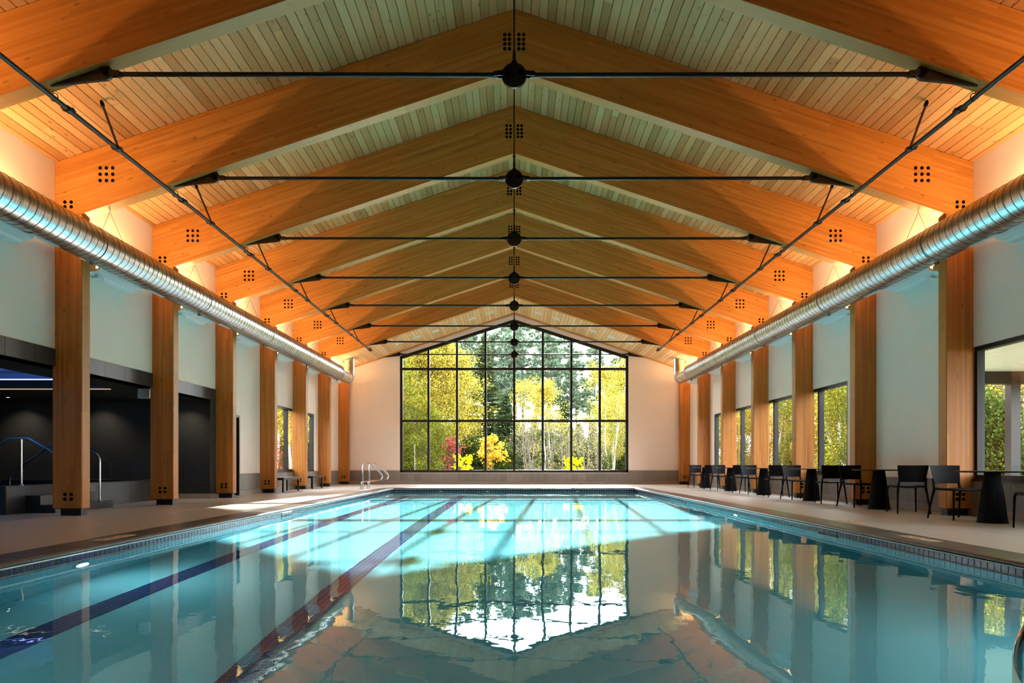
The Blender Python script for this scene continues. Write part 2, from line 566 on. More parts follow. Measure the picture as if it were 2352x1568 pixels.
# the largest in view: nearest visible bays first
order = sorted(range(len(pieces)), key=lambda i: (0 if pieces[i][0] >= 0 else 1, pieces[i][0], -abs(pieces[i][2] - 3.8) < -3.0))
PM = {}
rest = MB()
for n, i in enumerate(order):
    bay, s, d, a, b = pieces[i]
    L = round(b - a - 0.004, 3)
    vs, fs = plank_verts(L)
    cx, cz = s * d * CA, ZC(s * d * CA)
    ry = s * ANG
    if n < 300:
        if L not in PM:
            m_ = MB().add(vs, fs).mesh('plank', M['plank'])
            PM[L] = m_
        put('plank', PM[L], ceiling, (cx, (a + b) / 2, cz), (0, ry, 0))
    else:
        mt = Matrix.Translation((cx, (a + b) / 2, cz)) @ Matrix.Rotation(ry, 4, 'Y')
        rest.add([mt @ Vector(v) for v in vs], fs)
tag(rest.build('plank_field', M['plank'], ceiling), None, None, None, 'stuff')

# dropped soffit at the far end
sof = MB()
ys0, ys1 = YT(6) + TH, YT(7) - TH
for s in (-1, 1):
    sof.prism_xz([(0, 7.16), (s * 7.3, 7.16 - SL * 7.3), (s * 7.3, 7.22 - SL * 7.3), (0, 7.22)], ys0, ys1)
soffit = tag(sof.build('ceiling_soffit', M['deckdark'], None, False, True), 'pale dropped plank soffit above the big window', None, None, 'structure')
L = round(ys1 - ys0 - 0.004, 3)
svs, sfs = plank_verts(L)
smesh = MB().add(svs, sfs).mesh('soffit_plank', M['soffit'])
for s in (-1, 1):
    for i in range(npl + 1):
        d = (i + 0.5) * PITCH
        x = s * d * CA
        put('plank', smesh, soffit, (x, (ys0 + ys1) / 2, ZB(x) + 0.035), (0, s * ANG, 0))

# ------------------------------------------------------------------ walls
def wall_box_list(b, s, segs):
    x0, x1 = s * W, s * (W + 0.16)
    for (a, c, z0, z1) in segs:
        b.box(x0, x1, a, c, z0, z1)

WL_SEGS = [(YB - .3, 6.0, 0, 5.75), (6.0, 16.37, 2.65, 5.75), (16.37, 16.70, 2.65, 5.75), (16.70, 16.95, 0, 5.75), (16.95, 18.10, 2.11, 5.75),
           (18.10, 20.4, 0, 5.75), (20.4, 24.9, 2.65, 5.75), (20.4, 24.9, 0, 0.60), (24.9, YF + .3, 0, 5.75)]
WR_SEGS = [(YB - .3, 5.2, 0, 5.75), (5.2, 7.7, 2.68, 5.75), (5.2, 7.7, 0, .58), (7.7, 8.30, 0, 5.75), (8.30, 10.86, 2.68, 5.75), (8.30, 10.86, 0, .58), (10.86, 14.95, 0, 5.75),  # includes the opening for the added fill window
           (14.95, 24.9, 2.65, 5.75), (14.95, 24.9, 0, .60), (24.9, YF + .3, 0, 5.75)]
b = MB(); wall_box_list(b, -1, WL_SEGS)
wall_left = tag(b.build('wall_left', M['plaster']), 'white plaster wall with black alcove opening on the left', None, None, 'structure')
b = MB(); wall_box_list(b, 1, WR_SEGS)
wall_right = tag(b.build('wall_right', M['plaster']), 'white plaster wall with ribbon windows on the right', None, None, 'structure')

FWX = 4.79
def ZWT(x): return 6.91 - 0.322 * abs(x)   # top of the gable window
def gable_wall(y0, y1, opening=True):
    b = MB()
    if not opening:
        return b.prism_xz([(-W, 0), (W, 0), (W, 5.75), (0, 8.2), (-W, 5.75)], y0, y1)
    for s in (-1, 1):
        b.prism_xz([(s * FWX, 0), (s * W, 0), (s * W, 5.75), (s * FWX, 8.2 - SL * FWX)], y0, y1)
        b.prism_xz([(0, ZWT(0)), (s * FWX, ZWT(FWX)), (s * FWX, 8.2 - SL * FWX), (0, 8.2)], y0, y1)
    b.box(-FWX, FWX, y0, y1, 0, 0.48)
    return b
wall_far = tag(gable_wall(YF, YF + .3).build('wall_far', M['plaster'], None, False, True), 'white gable end wall around the big window', None, None, 'structure')
wall_back = tag(gable_wall(YB - .3, YB, False).build('wall_back', M['slate_wall'], None, False, True), 'plain dark gable wall behind the viewpoint', None, None, 'structure')

# wainscot tiles and cove base
def tile_mesh(name, w, h, t, mat, axis):
    b = MB()
    g = 0.002
    if axis == 'Y': b.bevbox(0, t, -w / 2 + g, w / 2 - g, g, h - g, 0.0015)
    else: b.bevbox(-w / 2 + g, w / 2 - g, 0, t, g, h - g, 0.0015)
    return b.mesh(name, M[mat])
def wainscot(wall, s, spans, z0=0.12, z1=0.575, pitch=0.30):
    cv = MB()
    for (a, c, zt) in spans:
        n = max(1, round((c - a) / pitch)); p = (c - a) / n
        key = ('wt', round(p, 3), zt, s)
        if key not in PM:
            b = MB(); b.bevbox(0, -s * 0.014, -p / 2 + .0015, p / 2 - .0015, 0, zt - z0, 0.0015) if s < 0 else b.bevbox(-0.014, 0, -p / 2 + .0015, p / 2 - .0015, 0, zt - z0, 0.0015)
            PM[key] = b.mesh('wainscot_tile', M['wtile'])
        for i in range(n):
            put('wainscot_tile', PM[key], wall, (s * W, a + (i + .5) * p, z0))
        cv.box(s * W, s * (W - .022), a, c, 0, z0 - .003)
    cv.build('cove_base', M['cove'], wall)
wainscot(wall_left, -1, [(18.12, 20.4, .575), (20.4, 24.9, .60), (24.9, YF, .575)])
wainscot(wall_right, 1, [(1.0, 8.30, .575), (8.30, 10.86, .58), (10.86, 14.95, .575), (14.95, 24.9, .60), (24.9, YF, .575)])
cv = MB()
for (a, c, zt) in [(-W, -FWX, .575), (-FWX, FWX, .46), (FWX, W, .575)]:
    n = round((c - a) / .3); p = (c - a) / n
    key = ('wf', round(p, 3), zt)
    if key not in PM:
        PM[key] = MB().bevbox(-p / 2 + .0015, p / 2 - .0015, -.014, 0, 0, zt - .12, .0015).mesh('wainscot_tile', M['wtile'])
    for i in range(n):
        put('wainscot_tile', PM[key], wall_far, (a + (i + .5) * p, YF, .12))
cv.box(-W, W, YF - .022, YF, 0, .117)
cv.build('cove_base', M['cove'], wall_far)

# ------------------------------------------------------------------ deck
gb = MB()
for (x0, x1, y0, y1) in [(-W - .3, -4.6, YB - .3, YF + .3), (4.6, W + .3, YB - .3, YF + .3), (-4.6, 4.6, 24.08, YF + .3), (-4.6, 4.6, YB - .3, .62), (-13.4, -W - .3, 5.7, 16.7)]:
    gb.box(x0, x1, y0, y1, -.20, -.012)
floor = tag(gb.build('floor', M['grout']), 'grey brown deck slabs around the pool', None, None, 'structure')
def slab(x0, x1, y0, y1):
    w, l = round(x1 - x0 - .008, 3), round(y1 - y0 - .008, 3)
    key = ('slab', w, l)
    if key not in PM:
        PM[key] = MB().bevbox(-w / 2, w / 2, -l / 2, l / 2, -.014, 0, .002).mesh('deck_slab', M['slab'])
    put('deck_slab', PM[key], floor, ((x0 + x1) / 2, (y0 + y1) / 2, 0))
SLY = [YB, -1.9, 1.74, 5.38, 9.02, 12.66, 16.30, 19.94, 23.58, YF]
for a, c in zip(SLY, SLY[1:]):
    for s in (-1, 1):
        for (u, v) in ((4.62, 5.74), (5.74, W)):
            slab(min(s * u, s * v), max(s * u, s * v), a, c)
for i in range(8):
    slab(-4.62 + i * 1.155, -4.62 + (i + 1) * 1.155, 24.10, 26.4)
    slab(-4.62 + i * 1.155, -4.62 + (i + 1) * 1.155, 26.4, YF)
    slab(-4.62 + i * 1.155, -4.62 + (i + 1) * 1.155, YB, .60)
for a, c in ((5.72, 9.02), (9.02, 12.66), (12.66, 16.4)):
    for (u, v) in ((-9.6, -W), (-11.5, -9.6), (-13.4, -11.5)):
        slab(u, v, a, c)

# ------------------------------------------------------------------ pool
pool = empty('swimming_pool', (0, PY0, 0), 'long swimming pool with pale blue plaster, navy waterline tiles and lane lines', 'pool', None, 'structure')
b = MB()
T = .25
b.box(-PX - T, PX + T, PY0 - T, PY1 + T, ZFL - .2, ZFL)
b.box(-PX - T, -PX, PY0 - T, PY1 + T, ZFL, ZP)
b.box(PX, PX + T, PY0 - T, PY1 + T, ZFL, ZP)
b.box(-PX, PX, PY0 - T, PY0, ZFL, ZP)
b.box(-PX, PX, PY1, PY1 + T, ZFL, ZP)
basin = b.build('basin', M['pool'], pool)
# backing of grout behind the waterline tiles + white strip
b = MB(); e_ = .004
b.box(-PX, -PX + e_, PY0, PY1, -.185, ZP); b.box(PX - e_, PX, PY0, PY1, -.185, ZP); b.box(-PX, PX, PY1 - e_, PY1, -.185, ZP)
b.build('tile_grout', M['creamgrout'], pool)
b = MB(); e_ = .016
b.box(-PX, -PX + e_, PY0, PY1, -.052, -.040); b.box(PX - e_, PX, PY0, PY1, -.052, -.040); b.box(-PX, PX, PY1 - e_, PY1, -.052, -.040)
b.build('strip', M['strip'], pool)
# waterline tiles
TP = 0.0855
SKIM = [(-1, 4.75, 5.35), (-1, 12.3, 12.85), (-1, 20.6, 21.1), (1, 8.85, 9.4), (1, 16.6, 17.15)]
tl = []
n = int((PY1 - PY0) / TP)
for s in (-1, 1):
    for i in range(n):
        y = PY0 + (i + .5) * TP
        if any(s == q[0] and q[1] < y < q[2] for q in SKIM): continue
        for (z0, z1) in ((-.112, -.054), (-.182, -.118)):
            tl.append((y + (100 if z1 < -.115 else 0), s, y, z0, z1))
nx = int(2 * PX / TP)
for i in range(nx):
    for (z0, z1) in ((-.112, -.054), (-.182, -.118)):
        tl.append((PY1 + (100 if z1 < -.115 else 0), 0, -PX + (i + .5) * 2 * PX / nx, z0, z1))
tl.sort(key=lambda q: (q[2] < 4.2 and q[1] != 0, q[0]))
tmesh = {}
for s in (-1, 0, 1):
    h = .058; q = TP / 2 - .005
    b = MB()
    if s == 0: b.bevbox(-q, q, -.010, 0, 0, h, .0015)
    elif s < 0: b.bevbox(0, .010, -q, q, 0, h, .0015)
    else: b.bevbox(-.010, 0, -q, q, 0, h, .0015)
    tmesh[s] = b.mesh('waterline_tile', M['navy'])
rt = MB()
for k, (_, s, u, z0, z1) in enumerate(tl):
    loc = (s * PX, u, z0) if s else (u, PY1, z0)
    if k < 300: putw('waterline_tile', tmesh[s], pool, loc)
    else:
        q = TP / 2 - .005
        if s == 0: rt.box(u - q, u + q, PY1 - .010, PY1, z0, z1)
        else: rt.box(s * PX, s * (PX - .010), u - q, u + q, z0, z1)
tag(rt.build('waterline_tile_row', M['navy'], pool), None, None, None, 'stuff')
# skimmer mouths: recess shade given as flat dark panels, three tiles on each
for (s, a, c) in SKIM:
    f = MB()
    f.box(s * PX, s * (PX - .012), a, c, -.30, -.054)
    fo = f.build('skimmer_mouth', M['rubber'], pool)
    for i in range(3):
        p = (c - a) / 3
        g = MB().bevbox(-.004, .004, -p / 2 + .008, p / 2 - .008, 0, .05, .001).mesh('skimmer_tile', M['navy'])
        putw('skimmer_tile', g, fo, (s * (PX - .013), a + (i + .5) * p, -.11))
# lane lines of small tiles on the pool floor
for lx in (-1.65, -3.36):
    g = MB().box(lx - .13, lx + .13, 1.6, 22.1, ZFL, ZFL + .003).build('lane_line', M['lanegrout'], pool)
    q = MB(); cw = .052
    for j in range(5):
        for i in range(int(20.4 / cw)):
            x0 = lx - .13 + j * cw; y0 = 1.62 + i * cw
            q.add([(x0 + .002, y0 + .002, ZFL + .006), (x0 + cw - .003, y0 + .002, ZFL + .006), (x0 + cw - .003, y0 + cw - .003, ZFL + .006), (x0 + .002, y0 + cw - .003, ZFL + .006)], [(0, 1, 2, 3)])
    tag(q.build('lane_tiles', M['lane'], g), None, None, None, 'stuff')
# underwater lights, the last two unseen and added for fill, and wall inlets
for li, (s, y) in enumerate(((-1, 6.62), (1, 12.9), (-1, 2.4), (1, 3.9))):
    ring = MB().lathe([(.12, 0), (.12, .012), (.10, .018), (.095, .010), (0.0001, .010)], 28)
    o = ring.local('light_ring', M['chrome'], pool, True); o.location = Vector((s * PX, y, -.42)) - wloc(pool); o.rotation_euler = (0, R(-90) * s, 0)
    lens = MB().lathe([(.094, .011), (.09, .020), (.05, .026), (.0001, .028)], 28)
    l_ = lens.local('light_lens', m_emit('pool_light_glow', (0.9, 1.0, 1.0), 210.0) if li == 0 else bpy.data.materials['pool_light_glow'], o, True)
for x in (-2.55, -.93, 2.2):
    o = MB().bevbox(x - .05, x + .05, PY1 - .016, PY1, -.165, -.10, .004).build('wall_inlet', M['strip'], pool)

# coping stones
def coping_prof():
    # distance outward from the tile face, height
    pts = [(.42, -.15), (.42, 0.004), (.06, .004)]
    for k in range(7):
        t = math.pi / 2 * k / 6
        pts.append((.02 - .045 * math.sin(t) + .0, .004 - .024 + .024 * math.cos(t)))
    pts += [(-.022, -.030), (0.0, -.041), (.05, -.045), (.05, -.15)]
    return pts
cp = coping_prof()
cl = .76
def coping_side(s, y0, y1, n):
    p = (y1 - y0) / n
    key = ('cop', s, round(p, 3))
    if key not in PM:
        b = MB(); b.prism_xz([(s * d, z) for d, z in cp], -p / 2 + .003, p / 2 - .003)
        PM[key] = b.mesh('coping_stone', M['coping'], True, True)
    for i in range(n):
        putw('coping_stone', PM[key], pool, (s * PX, y0 + (i + .5) * p, 0))
coping_side(-1, PY0 - .4, PY1 + .4, 31); coping_side(1, PY0 - .4, PY1 + .4, 31)
n = 11; p = 2 * PX / n
b = MB(); b.prism_yz([(d, z) for d, z in cp], -p / 2 + .003, p / 2 - .003)
cmf = b.mesh('coping_stone', M['coping'], True, True)
for i in range(n):
    putw('coping_stone', cmf, pool, (-PX + (i + .5) * p, PY1, 0))
b = MB(); b.prism_yz([(-d, z) for d, z in cp], -p / 2 + .003, p / 2 - .003)
cmn = b.mesh('coping_stone', M['coping'], True, True)
for i in range(n):
    putw('coping_stone', cmn, pool, (-PX + (i + .5) * p, PY0, 0))

wb = MB(); NX_, NY_ = 12, 32
for j in range(NY_ + 1):
    for i in range(NX_ + 1): wb.v.append((-PX + 2 * PX * i / NX_, PY0 + (PY1 - PY0) * j / NY_, ZW))
for j in range(NY_):
    for i in range(NX_):
        a = j * (NX_ + 1) + i; wb.f.append((a, a + 1, a + NX_ + 2, a + NX_ + 1))
wat = wb.build('pool_water', M['water'], None, 'full')
tag(wat, 'clear turquoise pool water reflecting the window and roof', 'water', None, 'structure')
wat.visible_shadow = True
try:
    wat.cycles.is_caustics_caster = True
    basin.cycles.is_caustics_receiver = True
    for o in bpy.data.objects:
        if o.parent and o.name.split('.')[0] in ('lane_tiles', 'lane_line', 'waterline_tile_row'): o.cycles.is_caustics_receiver = True
except Exception as ex:
    print('caustics', ex)

# depth markers set in the coping and deck
def marker(x, y, lab, faint=False):
    z = .006 if abs(x) < 4.62 else .002
    m = empty('depth_marker', (x, y, z - .003), lab, 'depth marker', 'depth markers by the pool edge')
    MB().bevbox(x - .075, x + .075, y - .30, y + .30, z - .003, z + .002, .001).build('marker_plate', M['marker'], m)
    ink = MB()
    for i, (u, w_) in enumerate([(-.20, .05), (-.10, .03), (-.02, .06), (.10, .04), (.19, .05)]):
        MB().box(x - .03 + .025 * (i % 2), x - .005 + .025 * (i % 2), y + u - w_ / 2, y + u + w_ / 2, z + .002, z + .0025).build('printed_stroke', M['markerink'], m)
marker(-4.42, 7.55, 'cream depth marker in the coping at the left pool edge')
marker(4.42, 7.45, 'cream depth marker in the right coping near the closest table')
marker(4.80, 9.75, 'faded cream marker set in the deck beside the right coping')

# ------------------------------------------------------------------ black spa alcove on the left
wall_alcove = tag(MB().box(-13.4, -W - .004, 16.40, 16.70, 0, 2.62).build('wall_alcove_end', M['slate_wall']), 'black end wall of the spa alcove', None, None, 'structure')
tag(MB().box(-13.7, -13.4, 5.4, 16.70, 0, 3.2).build('wall_alcove_back', M['slate_wall']), 'black back wall of the spa alcove', None, None, 'structure')
tag(MB().box(-13.4, -W - .3, 5.4, 5.7, 0, 3.2).build('wall_alcove_near', M['slate_wall']), 'black near wall of the spa alcove', None, None, 'structure')
cz = MB()
cz.box(-8.34, -W - .004, 5.7, 16.4, 2.375, 2.56)
cz.box(-13.4, -8.34, 14.1, 16.4, 2.375, 2.56)
cz.box(-13.4, -8.34, 5.7, 6.6, 2.375, 2.56)
ceil_alc = tag(cz.build('ceiling_alcove', M['slate_wall']), 'dark soffit around the blue lit ceiling recess', None, None, 'structure')
M['recess'] = m_plain('recess_blue_paint', sr(150, 190, 220), 0.7)
rc = MB()
rc.box(-13.4, -7.62, 6.0, 14.9, 2.80, 2.95)
rc.box(-7.62, -7.58, 6.0, 14.9, 2.56, 2.95); rc.box(-13.4, -7.6, 14.86, 14.9, 2.56, 2.80); rc.box(-13.4, -7.6, 6.0, 6.04, 2.56, 2.80)
rc.build('recess_panel', M['recess'], ceil_alc)
led = MB(); led.box(-13.2, -8.33, 14.085, 14.10, 2.366, 2.376)
led.build('led_line', m_emit('warm_led', (1.0, 0.72, 0.5), .8), ceil_alc)
led = MB(); led.box(-13.3, -8.4, 14.16, 14.20, 2.562, 2.59)
led.build('led_strip', m_emit('violet_led', (0.36, 0.36, 1.0), 2.6), ceil_alc)
led = MB(); led.box(-8.20, -8.14, 6.7, 13.9, 2.562, 2.58); led.box(-13.3, -8.5, 6.36, 6.42, 2.562, 2.58)
led.build('led_strip', m_emit('blue_led', (0.06, 0.42, 1.0), 36.0), ceil_alc)
# black tiles of the lintel, jamb and end-wall wainscot
lint = tag(MB().box(-W - .29, -W - .002, 5.7, 16.70, 2.375, 2.65).build('trim_1', M['slate_wall']), 'black tiled lintel over the alcove opening', None, None, 'structure')
for i in range(18):
    p = .6
    y0, y1 = 16.37 - (i + 1) * p, 16.37 - i * p
    MB().bevbox(-W - .01, -W + .012, y0 + .0015, y1 - .0015, 2.376, 2.65, .0015).build('black_tile', M['slate'], lint)
for i in range(5):
    z0, z1 = (.12 + i * .55, min(.12 + (i + 1) * .55, 2.65))
    MB().bevbox(-W - .002, -W + .012, 16.372, 16.80, z0 + .0015, z1 - .0015, .0015).build('black_tile', M['slate'], lint)
MB().box(-W, -W + .02, 16.372, 16.95, 0, .115).build('cove_base', M['cove'], lint)
for i in range(10):
    for (z0, z1) in ((.12, .30), (.30, .89)):
        x1 = -W - i * .6
        MB().bevbox(x1 - .6 + .0015, x1 - .0015, 16.386, 16.40, z0 + .0015, z1 - .0015, .0015).build('black_tile', M['slate'], wall_alcove)
MB().box(-13.4, -W, 16.38, 16.40, 0, .117).build('cove_base', M['cove'], wall_alcove)

for i, (x, w_) in enumerate(((-7.85, 'by the alcove jamb'), (-9.9, 'above the middle of the spa tub'), (-11.75, 'deep inside the alcove'))):
    dl = empty('downlight', (x, 15.85, 2.375), 'small recessed downlight in the black soffit ' + w_, 'downlight', 'downlights in the alcove soffit')
    MB().lathe([(.062, .0), (.062, -.006), (.045, -.004), (.042, .004), (.0001, .004)], 20, (x, 15.85, 2.374)).build('trim_ring', M['black'], dl, True)
    MB().lathe([(.040, 0), (.030, -.003), (.0001, -.004)], 16, (x, 15.85, 2.376)).build('bulb', m_emit('downlight_bulb', (1.0, .8, .55), 20.0) if not i else bpy.data.materials['downlight_bulb'], dl, True)
    ld = bpy.data.lights.new('downlight_glow', 'SPOT'); ld.energy = 36; ld.color = (1.0, .82, .6); ld.spot_size = R(110); ld.spot_blend = 1.0; ld.shadow_soft_size = .03
    lo = bpy.data.objects.new('downlight_glow', ld); COL.objects.link(lo); lo.parent = dl; lo.location = (0, 0, -.02); lo.rotation_euler = (R(14), 0, 0)

# raised spa tub with steps
spa = empty('spa_tub', (-10.2, 13.7, 0), 'raised black tiled spa tub inside the dark alcove', 'spa tub')
def slate_faces(b_list): pass
b = MB()
b.box(-8.55, -8.20, 11.0, 16.36, 0, .44); b.box(-12.4, -8.55, 11.0, 11.35, 0, .44); b.box(-12.4, -12.05, 11.35, 16.36, 0, .44); b.box(-12.05, -8.55, 16.03, 16.36, 0, .44)
b.box(-12.05, -8.55, 11.35, 16.03, 0, .05)
b.build('tub_shell', M['slate_wall'], spa)
for i in range(9):
    y0 = 11.0 + i * .595
    MB().bevbox(-8.20, -8.188, y0 + .0015, y0 + .5935, .004, .437, .0015).build('black_tile', M['slate'], spa)
for i in range(7):
    x1 = -8.20 - i * .6
    MB().bevbox(x1 - .597, x1 - .003, 10.988, 11.0, .004, .437, .0015).build('black_tile', M['slate'], spa)
b = MB(); b.box(-8.56, -8.18, 10.98, 16.36, .44, .462); b.box(-12.42, -8.56, 10.98, 11.36, .44, .462); b.box(-12.42, -12.04, 11.36, 16.36, .44, .462); b.box(-12.04, -8.56, 16.02, 16.36, .44, .462)
b.build('rim', M['slate'], spa)
MB().add([(-12.05, 11.35, .38), (-8.55, 11.35, .38), (-8.55, 16.03, .38), (-12.05, 16.03, .38)], [(0, 1, 2, 3)]).build('tub_water', M['water'], spa)
stp = empty('spa_steps', (-7.95, 12.3, 0), 'two black tiled steps leading up to the spa tub', 'steps')
MB().bevbox(-8.188, -7.69, 11.44, 13.10, 0, .13, .004).build('step', M['slate'], stp)
MB().bevbox(-8.188, -7.94, 11.44, 13.10, .13, .295, .004).build('step', M['slate'], stp)

def spa_rail(y, lab):
    o = empty('spa_handrail', (-8.4, y, .46), lab, 'handrail', 'steel handrails at the spa steps')
    path = bez([((-7.80, y, .135), 0), ((-7.80, y, 1.00), .14), ((-8.28, y, 1.26), .06), ((-8.60, y, 1.26), .06), ((-9.50, y, .62), .12), ((-9.50, y, .10), 0)], 6)
    MB().tube(path, .021, 12).build('rail_tube', M['chrome'], o, True)
    MB().cyl((-8.39, y, .462), (-8.39, y, 1.25), .021, n=12).build('post', M['chrome'], o, True)
    for (x, z) in ((-8.39, .462), (-7.80, .13)):
        MB().lathe([(.05, 0), (.05, .008), (.026, .018), (.022, .018)], 20, (x, y, z)).build('base_flange', M['chrome'], o, True)
spa_rail(11.62, 'bent steel handrail nearest the first left column at the spa steps')
spa_rail(12.85, 'bent steel handrail partly behind the first left column at the spa steps')
bx = empty('ceiling_box', (-7.56, 13.95, 2.17), 'small white box hung under the black lintel beside a column', 'box')
MB().bevbox(-7.66, -7.42, 13.88, 14.02, 2.17, 2.36, .008).build('body', M['white'], bx)
MB().bevbox(-7.70, -7.66, 13.87, 14.03, 2.16, 2.374, .004).build('side_plate', M['rubber'], bx)
MB().box(-7.60, -7.48, 13.92, 13.98, 2.36, 2.376).build('bracket', M['rubber'], bx)

# ------------------------------------------------------------------ windows
def window_far(name, y, label, flip=1, detailed=True):
    w = empty(name, (0, y, .48), label, None, None, 'structure')
    d0, d1 = y + .04 * flip, y + .20 * flip
    fr = MB(); t_ = .11
    fr.box(-FWX, FWX, d0, d1, .48, .48 + t_)
    for s in (-1, 1):
        fr.box(s * FWX, s * (FWX - t_), d0, d1, .48, ZWT(FWX))
        fr.prism_xz([(0, ZWT(0)), (s * FWX, ZWT(FWX)), (s * FWX, ZWT(FWX) - .13), (0, ZWT(0) - .13)], min(d0, d1), max(d0, d1))
    fr.build('window_frame', M['winframe'], w, False, True)
    p = FWX * 2 / 8
    xs = [-FWX + i * p for i in range(9)]
    for x in xs[1:-1]:
        MB().box(x - .045, x + .045, d0 - .03 * flip, d1, .48, ZWT(x) - .06).build('mullion', M['winframe'], w)
    zs = [.48 + t_, 2.65, 4.83]
    for z in zs[1:]:
        MB().box(-FWX, FWX, d0 - .02 * flip, d1, z - .045, z + .045).build('transom', M['winframe'], w)
    ym = y + .12 * flip
    for i in range(8):
        a, c = xs[i], xs[i + 1]
        for j in range(3):
            z0 = zs[j]
            if j < 2: poly = [(a, z0), (c, z0), (c, zs[j + 1]), (a, zs[j + 1])]
            else: poly = [(a, z0), (c, z0), (c, ZWT(c)), (a, ZWT(a))]
            MB().prism_xz(poly, ym - .004, ym + .004).build('pane', M['glass'], w)
    return w
window_far('window_1', YF, 'black framed gable window filling the far wall')

def side_window(name, s, y0, y1, z0, z1, muls, label):
    w = empty(name, (s * (W + .1), (y0 + y1) / 2, z0), label, None, None, 'structure')
    x0, x1 = s * (W + .02), s * (W + .24)
    fr = MB(); t_ = .07; x1 = s * (W + .14)
    fr.box(x0, x1, y0, y1, z1 - t_, z1); fr.box(x0, x1, y0, y1, z0, z0 + t_)
    fr.box(x0, x1, y0, y0 + t_, z0 + t_, z1 - t_); fr.box(x0, x1, y1 - t_, y1, z0 + t_, z1 - t_)
    fr.build('window_frame', M['winframe'], w)
    ln = MB(); x2 = s * (W + .165)
    ln.box(x1, x2, y0, y1, z1 - .015, z1 - .001); ln.box(x1, x2, y0, y1, z0 + .001, z0 + .015); ln.box(x1, x2, y0 + .001, y0 + .015, z0, z1); ln.box(x1, x2, y1 - .015, y1 - .001, z0, z1)
    ln.build('outer_lining', M['winframe'], w)
    for y in muls:
        MB().box(x0, x1, y - .04, y + .04, z0 + t_, z1 - t_).build('mullion', M['winframe'], w)
    ed = [y0 + t_] + list(muls) + [y1 - t_]
    xm = s * (W + .09)
    for a, c in zip(ed, ed[1:]):
        MB().box(xm - .004, xm + .004, a, c, z0 + t_, z1 - t_).build('pane', M['glass'], w)
    sl = MB().box(s * (W - .03), s * (W + .02), y0, y1, z0 - .03, z0).build('window_sill', M['winframe'], w)
side_window('window_3', 1, 14.95, 24.9, .60, 2.65, (16.42, 17.8, 19.25, 20.65, 22.05, 23.5), 'ribbon window behind the tables on the right wall')
side_window('window_4', 1, 8.30, 10.86, .58, 2.68, (), 'wide black framed window at the right edge near the closest table')
side_window('window_5', -1, 20.4, 24.9, .60, 2.65, (22.05, 23.5), 'window behind the two benches on the left wall')

side_window('fill_window', 1, 5.2, 7.7, .58, 2.68, (), 'added unseen window beside the viewpoint, bringing fill daylight through the right wall')  # out of view, added to bring more daylight into the hall
# door in the left wall beyond the third column
dr = empty('door_1', (-W, 17.5, 0), 'dark framed door in the left wall beyond the alcove', None, None, 'structure')
MB().box(-W - .20, -W - .15, 17.02, 18.03, 0.01, 2.05).build('door_leaf', M['slate_wall'], dr)
b = MB(); b.box(-W - .22, -W + .03, 16.95, 17.01, 0, 2.11); b.box(-W - .22, -W + .03, 18.04, 18.10, 0, 2.11); b.box(-W - .22, -W + .03, 17.01, 18.04, 2.05, 2.11)
b.build('door_frame', M['winframe'], dr)
MB().cyl((-W - .15, 17.15, 1.0), (-W - .08, 17.15, 1.0), .012).cyl((-W - .09, 17.15, 1.0), (-W - .09, 17.28, 1.0), .010).build('door_handle', M['chrome'], dr)

# ------------------------------------------------------------------ trusses
ORD = ['first', 'second', 'third', 'fourth', 'fifth', 'sixth', 'seventh', 'eighth', 'ninth']
bolt_b = MB().lathe([(.028, -.004), (.028, .004), (.022, .004), (.020, .001), (.012, .001), (.012, .008), (.0001, .0085)], 14)
bolt_me = bolt_b.mesh('bolt', M['bolt'], True)
BROT = (R(90), 0, 0)       # lathe axis Z -> -Y (towards the camera)
BROT_ = BROT

def rafter_mesh(s):
    # local frame: x along the slope away from the ridge, z normal to it; origin at the ridge underside
    c, sn = math.cos(ANG), math.sin(ANG)
    def loc(x, z):
        dx, dz = x, z - ZB(0)
        return (dx * c - dz * sn, dx * sn + dz * c)
    X1 = W - .005
    poly = [loc(0, ZB(0)), loc(X1, ZB(X1)), loc(X1, ZC(X1) - .003), loc(0, ZC(0) - .003)]
    poly = [(x * 1.0, z) for x, z in poly]
    if s < 0: poly = [(-x, z) for x, z in poly]
    b = MB(); b.prism_xz(poly, -TH, TH)
    return b.mesh('rafter', M['rafter'], False, True)
RM = {s: rafter_mesh(s) for s in (-1, 1)}

def clevis(b, p, q, r=.03):
    """forked eye around pin p pointing to q, bar of the tie starts at q"""
    p, q = Vector(p), Vector(q)
    d = (q - p).normalized()
    for sy in (-1, 1):
        o = Vector((0, sy * .030, 0))
        b.cyl(p + o + Vector((0, -.007, 0)), p + o + Vector((0, .007, 0)), r * 1.55, n=16)
        n_ = d.cross(Vector((0, 1, 0)))
        a0 = p + o - n_ * r; a1 = p + o + n_ * r
        e0 = q + o - n_ * r * .9; e1 = q + o + n_ * r * .9
        vs = []
        for yy in (-.007, .007):
            for v in (a0, a1, e1, e0): vs.append(v + Vector((0, yy, 0)))
        b.add(vs, [(0, 1, 2, 3), (7, 6, 5, 4), (0, 4, 5, 1), (1, 5, 6, 2), (2, 6, 7, 3), (3, 7, 4, 0)])
    b.cyl(q - d * .05, q + d * .05, r * 1.35, r * .8, n=14)

